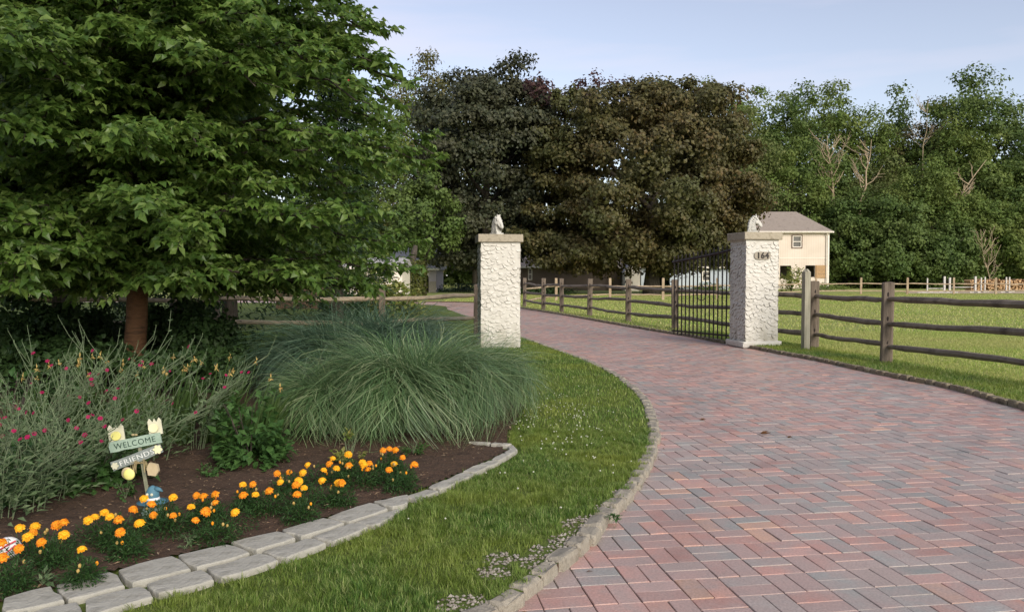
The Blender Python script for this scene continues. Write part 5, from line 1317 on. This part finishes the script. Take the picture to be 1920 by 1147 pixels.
def window(root, x0, x1, z0, z1, Y_, fmat='trim', fr=.09, outer=None):
    mb = MB()
    for (cx, cz, w, h_) in (((x0 + x1) / 2, z0 + fr / 2, x1 - x0, fr), ((x0 + x1) / 2, z1 - fr / 2, x1 - x0, fr), (x0 + fr / 2, (z0 + z1) / 2, fr, z1 - z0 - 2 * fr), (x1 - fr / 2, (z0 + z1) / 2, fr, z1 - z0 - 2 * fr), ((x0 + x1) / 2, (z0 + z1) / 2, x1 - x0 - 2 * fr, fr * .8)):
        mb.box((cx, Y_ + .02, cz), (w, .12, h_))
    w_ = mb.build('window', M[fmat], root)
    MB().box(((x0 + x1) / 2, Y_ + .10, (z0 + z1) / 2), (x1 - x0 - .01, .02, z1 - z0 - .01)).build('pane', M['glass'], w_)
    if outer:
        mb = MB(); o = .09
        for (cx, cz, w, h_) in (((x0 + x1) / 2, z0 - o / 2, x1 - x0 + 2 * o, o), ((x0 + x1) / 2, z1 + o / 2, x1 - x0 + 2 * o, o), (x0 - o / 2, (z0 + z1) / 2, o, z1 - z0), (x1 + o / 2, (z0 + z1) / 2, o, z1 - z0)): mb.box((cx, Y_ - .03, cz), (w, .07, h_))
        mb.build('casing', M[outer], w_)
window(bn, *hx_[0], YB, outer='brown_frame')
mb = MB(); x0, x1, z0, z1 = X(1527.6, YB), X(1551, YB), Z(521.5, YB), Z(497, YB)
for k in range(3): mb.box(((x0 + x1) / 2, YB - .05, z0 + (z1 - z0) * (k + .5) / 3), (x1 - x0, .05, (z1 - z0) / 3 - .03))
for xx in (x0 + .15, x1 - .15): mb.box((xx, YB - .1, (z0 + z1) / 2), (.1, .04, z1 - z0))
mb.build('shutter', M['shutter'], bn)
MB().box((X(1553, YB) - .08, YB - .04, Z(434, YB) / 2), (.18, .1, Z(434, YB) - .25)).build('corner_board', M['trim'], bn)
MB().tube([(X(1398, YB) - .3, YB - .45, Z(434, YB) - .06), (X(1553, YB) + .3, YB - .45, Z(434, YB) - .06)], .07, 6).build('gutter', M['trim'], bn)
MB().tube([(X(1553, YB) - .3, YB - .45, Z(434, YB) - .1), (X(1553, YB) - .3, YB - .12, Z(434, YB) - .5), (X(1553, YB) - .3, YB - .12, .1)], .05, 6).build('downspout', M['trim'], bn)
MB().box((X(1500, YB), YB - .015, Z(484, YB)), (X(1550, YB) - X(1450, YB), .04, .07)).build('belt_board', M['trim'], bn)
# pale blue stable behind the gate
YB2 = 78
hb_ = [(X(1229, YB2), X(1256, YB2), -.1, Z(502, YB2)), (X(1316, YB2), X(1331, YB2), Z(527, YB2), Z(508, YB2))]
b2 = building('stable', X(1202, YB2), X(1366, YB2), YB2, 9, 2.3, hb_, 'blue_wall', 'pale blue stable with a dark doorway behind the iron gate', ridge_h=2.4)
window(b2, *hb_[1], YB2)
b3 = building('garden_shed', X(1172, 74), X(1200, 74), 74, 3, Z(517, 74) + .4, [], 'white_wall', 'small white gabled shed left of the pale blue stable', ridge_h=.8, rdir='gable', roof_mat='shingle_grey', over=.15)
b4 = building('house', X(972, 76), X(1165, 76), 76, 9, 2.3, [(X(990, 76), X(998, 76), 1.0, 2.1)], 'tan_wall', 'low tan house under the bronze maple', ridge_h=2.0)
window(b4, X(990, 76), X(998, 76), 1.0, 2.1, 76)
# white shed left
YW = 45
b5 = building('garden_shed', X(632, YW), X(754, YW), YW, 3.5, Z(500, YW), [], 'white_wall', 'cream white shed with a grey roof behind the vine', ridge_h=.55, roof_mat='shingle_grey', over=.15)
MB().box((X(635, YW), YW - .03, .95), (.3, .12, 1.9)).build('corner_board', M['wood_light'], b5)
# porch house
YP = 68
b6 = building('porch_house', X(735, YP), X(818, YP), YP, 7, Z(503, YP), [(X(788, YP), X(804, YP), -.1, Z(513, YP))], 'lilac_wall', 'pale house with an arched porch right of the ivy covered trunk', ridge_h=2.6, roof_mat='shingle_grey', over=.3)
ar = MB(); xa0, xa1, zt_ = X(788, YP), X(804, YP), Z(513, YP); rr_ = (xa1 - xa0) / 2; xm = (xa0 + xa1) / 2
for s_ in (-1, 1):
    pts = [(xm + s_ * rr_, zt_), (xm + s_ * rr_, zt_ - .35)] + [(xm + s_ * rr_ * math.cos(t), zt_ - .35 + .33 * math.sin(t)) for t in np.linspace(.15, PI / 2, 7)] + [(xm, zt_)]
    ar.prism(pts, YP - .01, YP + .2)
ar.build('arch', M['trim'], b6)
MB().box((X(811, YP), YP - .08, .45), (.62, .16, .95)).build('pillar_base', M['cap'], b6)
# stockade fence piece
st_ = thing('board_fence', D(598, 560, 34) * [1, 1, 0], 'brown vertical board fence left of the cream white shed', 'fence'); mb = MB(); xx = X(520, 34)
while xx < X(634, 34): mb.box((xx, 34 + random.uniform(-.01, .01), .85), (.13, .025, 1.75 + random.uniform(-.03, .03))); xx += .14
mb.build('boards', M['stockade'], st_); mb = MB(); mb.box(((X(520, 34) + X(634, 34)) / 2, 34.06, 1.3), (X(634, 34) - X(520, 34), .06, .1)); mb.build('backing_rail', M['stockade'], st_)
# vine shrub, ivy trunk, sapling
def vine_(px_, Y_, r_, h_, lab, mt='vine', n=900, L_=.19, nm='vine_shrub'):
    b = D(px_, 517, Y_); b[2] = 0; return leafy(nm, b, r_, h_, n, L_, L_ * .8, M[mt], lab, 'shrub', stems=7)
vine_(690, 27, 1.0, 1.75, 'yellow green large leaved vine in front of the cream white shed', n=1300)
vine_(745, 28, .85, 1.1, 'low yellow green shrub right of the vine by the fence post', n=900)
vine_(640, 26, .7, 1.3, 'green bush in front of the brown board fence', 'broad', 600)
vine_(740, 21, .75, .42, 'low leafy ground plant with pale blooms beneath the left fence rail', 'vine', 600, .10)
b = D(772, 517, 50); b[2] = 0; iv = thing('ivy_covered_tree', b, 'leaning trunk wrapped in ivy left of the porch house', 'tree')
MB().tube([b, b + [-.1, 0, 2], b + [.15, 0, 2.8], b + [.25, 0, 3.3]], [.32, .26, .2, .12], 9).build('trunk', M['bark_dark'], iv, smooth=True)
n = 3000; t = R.random(n); az = R.uniform(0, 6.28, n); rr_ = .42 + .25 * R.random(n); P = b + np.c_[np.cos(az) * rr_ * 1.4 + t * .1, np.sin(az) * rr_, t * 2.3]
V, Fq = leafset(P, R.normal(size=(n, 3)), np.c_[np.cos(az), np.sin(az), .5 + 0 * az], R.uniform(.1, .2, n), R.uniform(.09, .15, n)); mk('ivy', V, Fq, M['ivy'], iv)
tree('forest_tree', 795, 58, 330, 70, M['for_b'], 'mid distance tree above the porch house roof', boty=485, n=9000, nc=60, ls=.26, seed=77, group='trees of the wood behind the field')
sp_ = leafy('young_tree', D(1484, 517, 70) * [1, 1, 0], .95, 2.4, 700, .26, .15, M['vine'], 'small yellow green sapling in front of the barn', 'tree', stems=4)
for i, (x_, Y_, w_, lab) in enumerate(((1330, 70, 1.6, 'low green shrub in front of the pale blue stable window'), (1540, 80, 2.6, 'low green shrub along the foot of the barn'), (860, 70, 2.5, 'low dark hedge beneath the dark maple'), (1020, 60, 2.5, 'low dark hedge in front of the tan house'), (1250, 68, 1.8, 'low dark shrub left of the stable doorway'))):
    leafy('low_shrub', D(x_, 517, Y_) * [1, 1, 0], w_, .7, 1500, .2, .12, M['shrub_dark'] if 'dark' in lab else M['for_a'], lab, 'shrub', stems=3)
# distant dark understorey wood (a mass nobody could count)
n = 60000; x = R.uniform(-75, 110, n); y = R.uniform(122, 134, n); z = R.random(n) ** .8 * 9
V, Fq = leafset(np.c_[x, y, z], R.normal(size=(n, 3)), R.normal(size=(n, 3)) + [0, -1, .5], R.uniform(.6, 1.2, n), R.uniform(.4, .8, n)); tag(mk('far_wood', V, Fq, M['for_b']), 'deep shaded wood filling behind the individual trees', 'wood', kind='stuff')

# ------------------------------------------------------------------ far paddock jumps
def standard(px_, Y_, h_, lab, w_=.10):
    b = D(px_, 517, Y_); b[2] = 0; r_ = thing('jump_post', b, lab, 'post', 'white posts in the far paddock')
    MB().box(tuple(b + [0, 0, h_ / 2]), (w_, w_, h_)).build('upright', M['far_white'], r_)
    mb = MB(); mb.box(tuple(b + [0, 0, .04]), (.9, .09, .08)); mb.box(tuple(b + [0, 0, .05]), (.09, .9, .1)); mb.build('foot', M['far_white'], r_)
for (x_, Y_, h_, lab) in ((1739, 66, 1.2, 'leftmost white post beyond the far fence'), (1771, 66, 1.35, 'thick white post second from the left beyond the far fence'), (1781, 69, 1.25, 'thin white post beside the thick one beyond the far fence'), (1829, 66, 1.35, 'thick white post near the left end of the wood pile'), (1840, 69, 1.25, 'thin white post in front of the wood pile, left of a pinkish one'), (1847, 70, 1.3, 'third post of the trio at the left end of the wood pile'), (1887, 67, 1.3, 'white post standing in front of the middle of the wood pile'), (1893, 70, 1.3, 'rightmost thin white post in front of the wood pile')):
    standard(x_, Y_, h_, lab, .14 if 'thick' in lab else .09)
def pole(x0, x1, Y_, z_, lab):
    p0, p1 = np.array([X(x0, Y_), Y_, z_]), np.array([X(x1, Y_), Y_ + .3, z_]); tag(MB().tube([p0, p1], .035, 7).build('jump_pole', M['far_white'], base=(p0[0], p0[1], 0)), lab, 'pole', 'white jump poles')
pole(1740, 1772, 66.2, .35, 'white pole between the two leftmost white posts'); pole(1784, 1829, 66.2, .45, 'white pole left of the wood pile'); pole(1720, 1800, 64, .06, 'white pole lying on the sand in front of the posts')
mb = MB()
for k in range(420):
    cx = random.uniform(X(1815, 74), X(1990, 74)); cz = random.uniform(.05, 1.05); mb.tube([(cx, 73.6 + random.uniform(-.1, .1), cz), (cx + random.uniform(-.2, .2), 74.6, cz)], random.uniform(.05, .1), 7)
tag(mb.build('wood_pile', M['shutter']), 'long pile of split logs beyond the white posts', 'wood pile', kind='stuff')
mk('sand_arena', [(X(1700, 64), 63.5, .008), (X(2100, 64), 63.5, .008), (X(2100, 73), 73, .008), (X(1690, 73), 73, .008)], np.array([[0, 1, 2, 3]]), surf('sand', (.38, .30, .20), (.48, .39, .27), 1, .95, .2))['kind'] = 'structure'
# fallen bits on the drive
for i, (x_, y_, l_, lab) in enumerate(((1427, 813, .09, 'curled brown leaf lying on the middle of the drive'), (1312, 787, .06, 'small brown leaf farther up the drive'), (1475, 820, .05, 'tiny brown twig right of the curled leaf'))):
    b = G(x_, y_, ZP + .004); P = np.tile(b, (3, 1)); V, Fq = leafset(P + R.normal(0, .006, (3, 3)) * [1, 1, 0], np.array([[1, -.2, .05], [.9, .1, .2], [1, -.4, .1]]), np.array([[0, .2, 1.]] * 3), np.full(3, l_), np.full(3, l_ * .3), .6, -.1)
    tag(mk('fallen_leaf', V, Fq, M['bark'], base=b), lab, 'leaf', 'fallen leaves on the drive')
n = 260; s_ = R.choice(800, n) ; pts = Lc[np.clip(s_, 60, 500)]; V, Fq = leafset(np.c_[pts + R.normal(0, .05, (n, 2)) + [.05, -.03], np.full(n, ZP + .004)], np.c_[R.normal(size=(n, 2)), .1 * R.random(n)], np.c_[R.normal(0, .3, (n, 2)), np.ones(n)], R.uniform(.01, .045, n), R.uniform(.004, .012, n))
k_ = inpoly(V[:, 0], V[:, 1], drive_poly).reshape(-1, 5).all(axis=1); Vv = V.reshape(-1, 5, 3)[k_]; n = len(Vv); i_ = (np.arange(n) * 5)[:, None]
tag(mk('leaf_litter', Vv.reshape(-1, 3), np.concatenate([i_ + [[0, 4, 3, 1]], i_ + [[0, 2, 3, 4]]]), M['straw']), 'dry brown litter gathered along the left kerb', 'litter', kind='stuff')

# ------------------------------------------------------------------ light, sky, camera
SUN_EL, SUN_AZ = math.radians(27), math.radians(152)   # azimuth clockwise from +Y (behind the camera, to the right)
w = bpy.data.worlds.new('World'); bpy.context.scene.world = w; w.use_nodes = True
nt = w.node_tree; nt.nodes.clear(); out = nt.nodes.new('ShaderNodeOutputWorld'); bg = nt.nodes.new('ShaderNodeBackground')
sky = nt.nodes.new('ShaderNodeTexSky'); sky.sky_type = 'NISHITA'; sky.sun_disc = False; sky.sun_elevation = SUN_EL; sky.sun_rotation = SUN_AZ
sky.air_density = 1.0; sky.dust_density = .9; sky.ozone_density = 1.5
tc = nt.nodes.new('ShaderNodeTexCoord'); mp = nt.nodes.new('ShaderNodeMapping'); mp.inputs['Scale'].default_value = (1.2, 1.2, 9); mp.inputs['Rotation'].default_value = (.0, .35, 0)
nt.links.new(tc.outputs['Generated'], mp.inputs[0]); no = nd(nt, 'ShaderNodeTexNoise'); no.inputs['Scale'].default_value = 1.6; no.inputs['Detail'].default_value = 5; nt.links.new(mp.outputs[0], no.inputs['Vector'])
mr = nd(nt, 'ShaderNodeMapRange'); mr.inputs[1].default_value = .44; mr.inputs[2].default_value = .72; mr.inputs[4].default_value = .6; nt.links.new(no.outputs[0], mr.inputs[0])
mx = nd(nt, 'ShaderNodeMix', data_type='RGBA'); nt.links.new(mr.outputs[0], mx.inputs[0]); nt.links.new(sky.outputs[0], mx.inputs[6]); mx.inputs[7].default_value = (4.9, 4.3, 5.3, 1)
hs = nd(nt, 'ShaderNodeHueSaturation'); hs.inputs['Hue'].default_value = .514; hs.inputs['Saturation'].default_value = .62; hs.inputs['Value'].default_value = .92; nt.links.new(mx.outputs[2], hs.inputs['Color']); nt.links.new(hs.outputs[0], bg.inputs[0]); bg.inputs[1].default_value = .104; nt.links.new(bg.outputs[0], out.inputs[0])
sl = bpy.data.lights.new('sun', 'SUN'); sl.energy = 1.85; sl.angle = math.radians(32); sl.color = (1, .91, .77)
so = bpy.data.objects.new('sun', sl); C.objects.link(so)
dv = Vector((math.sin(SUN_AZ) * math.cos(SUN_EL), math.cos(SUN_AZ) * math.cos(SUN_EL), math.sin(SUN_EL)))
so.rotation_euler = dv.to_track_quat('Z', 'Y').to_euler()
cam = bpy.data.cameras.new('camera'); co = bpy.data.objects.new('camera', cam); C.objects.link(co)
cam.sensor_width = 36; cam.lens = F_PX / 1920 * 36; cam.clip_end = 2000; cam.clip_start = .05
co.location = (0, 0, CAM_H); co.rotation_euler = (PI / 2 - PITCH, 0, 0)
sc0 = bpy.context.scene; sc0.camera = co
sc0.view_settings.view_transform = 'Standard'; sc0.view_settings.look = 'None'; sc0.view_settings.exposure = .95; sc0.view_settings.gamma = 1
sc0.render.engine = 'CYCLES'; sc0.cycles.max_bounces = 5; sc0.cycles.diffuse_bounces = 3; sc0.cycles.transparent_max_bounces = 4
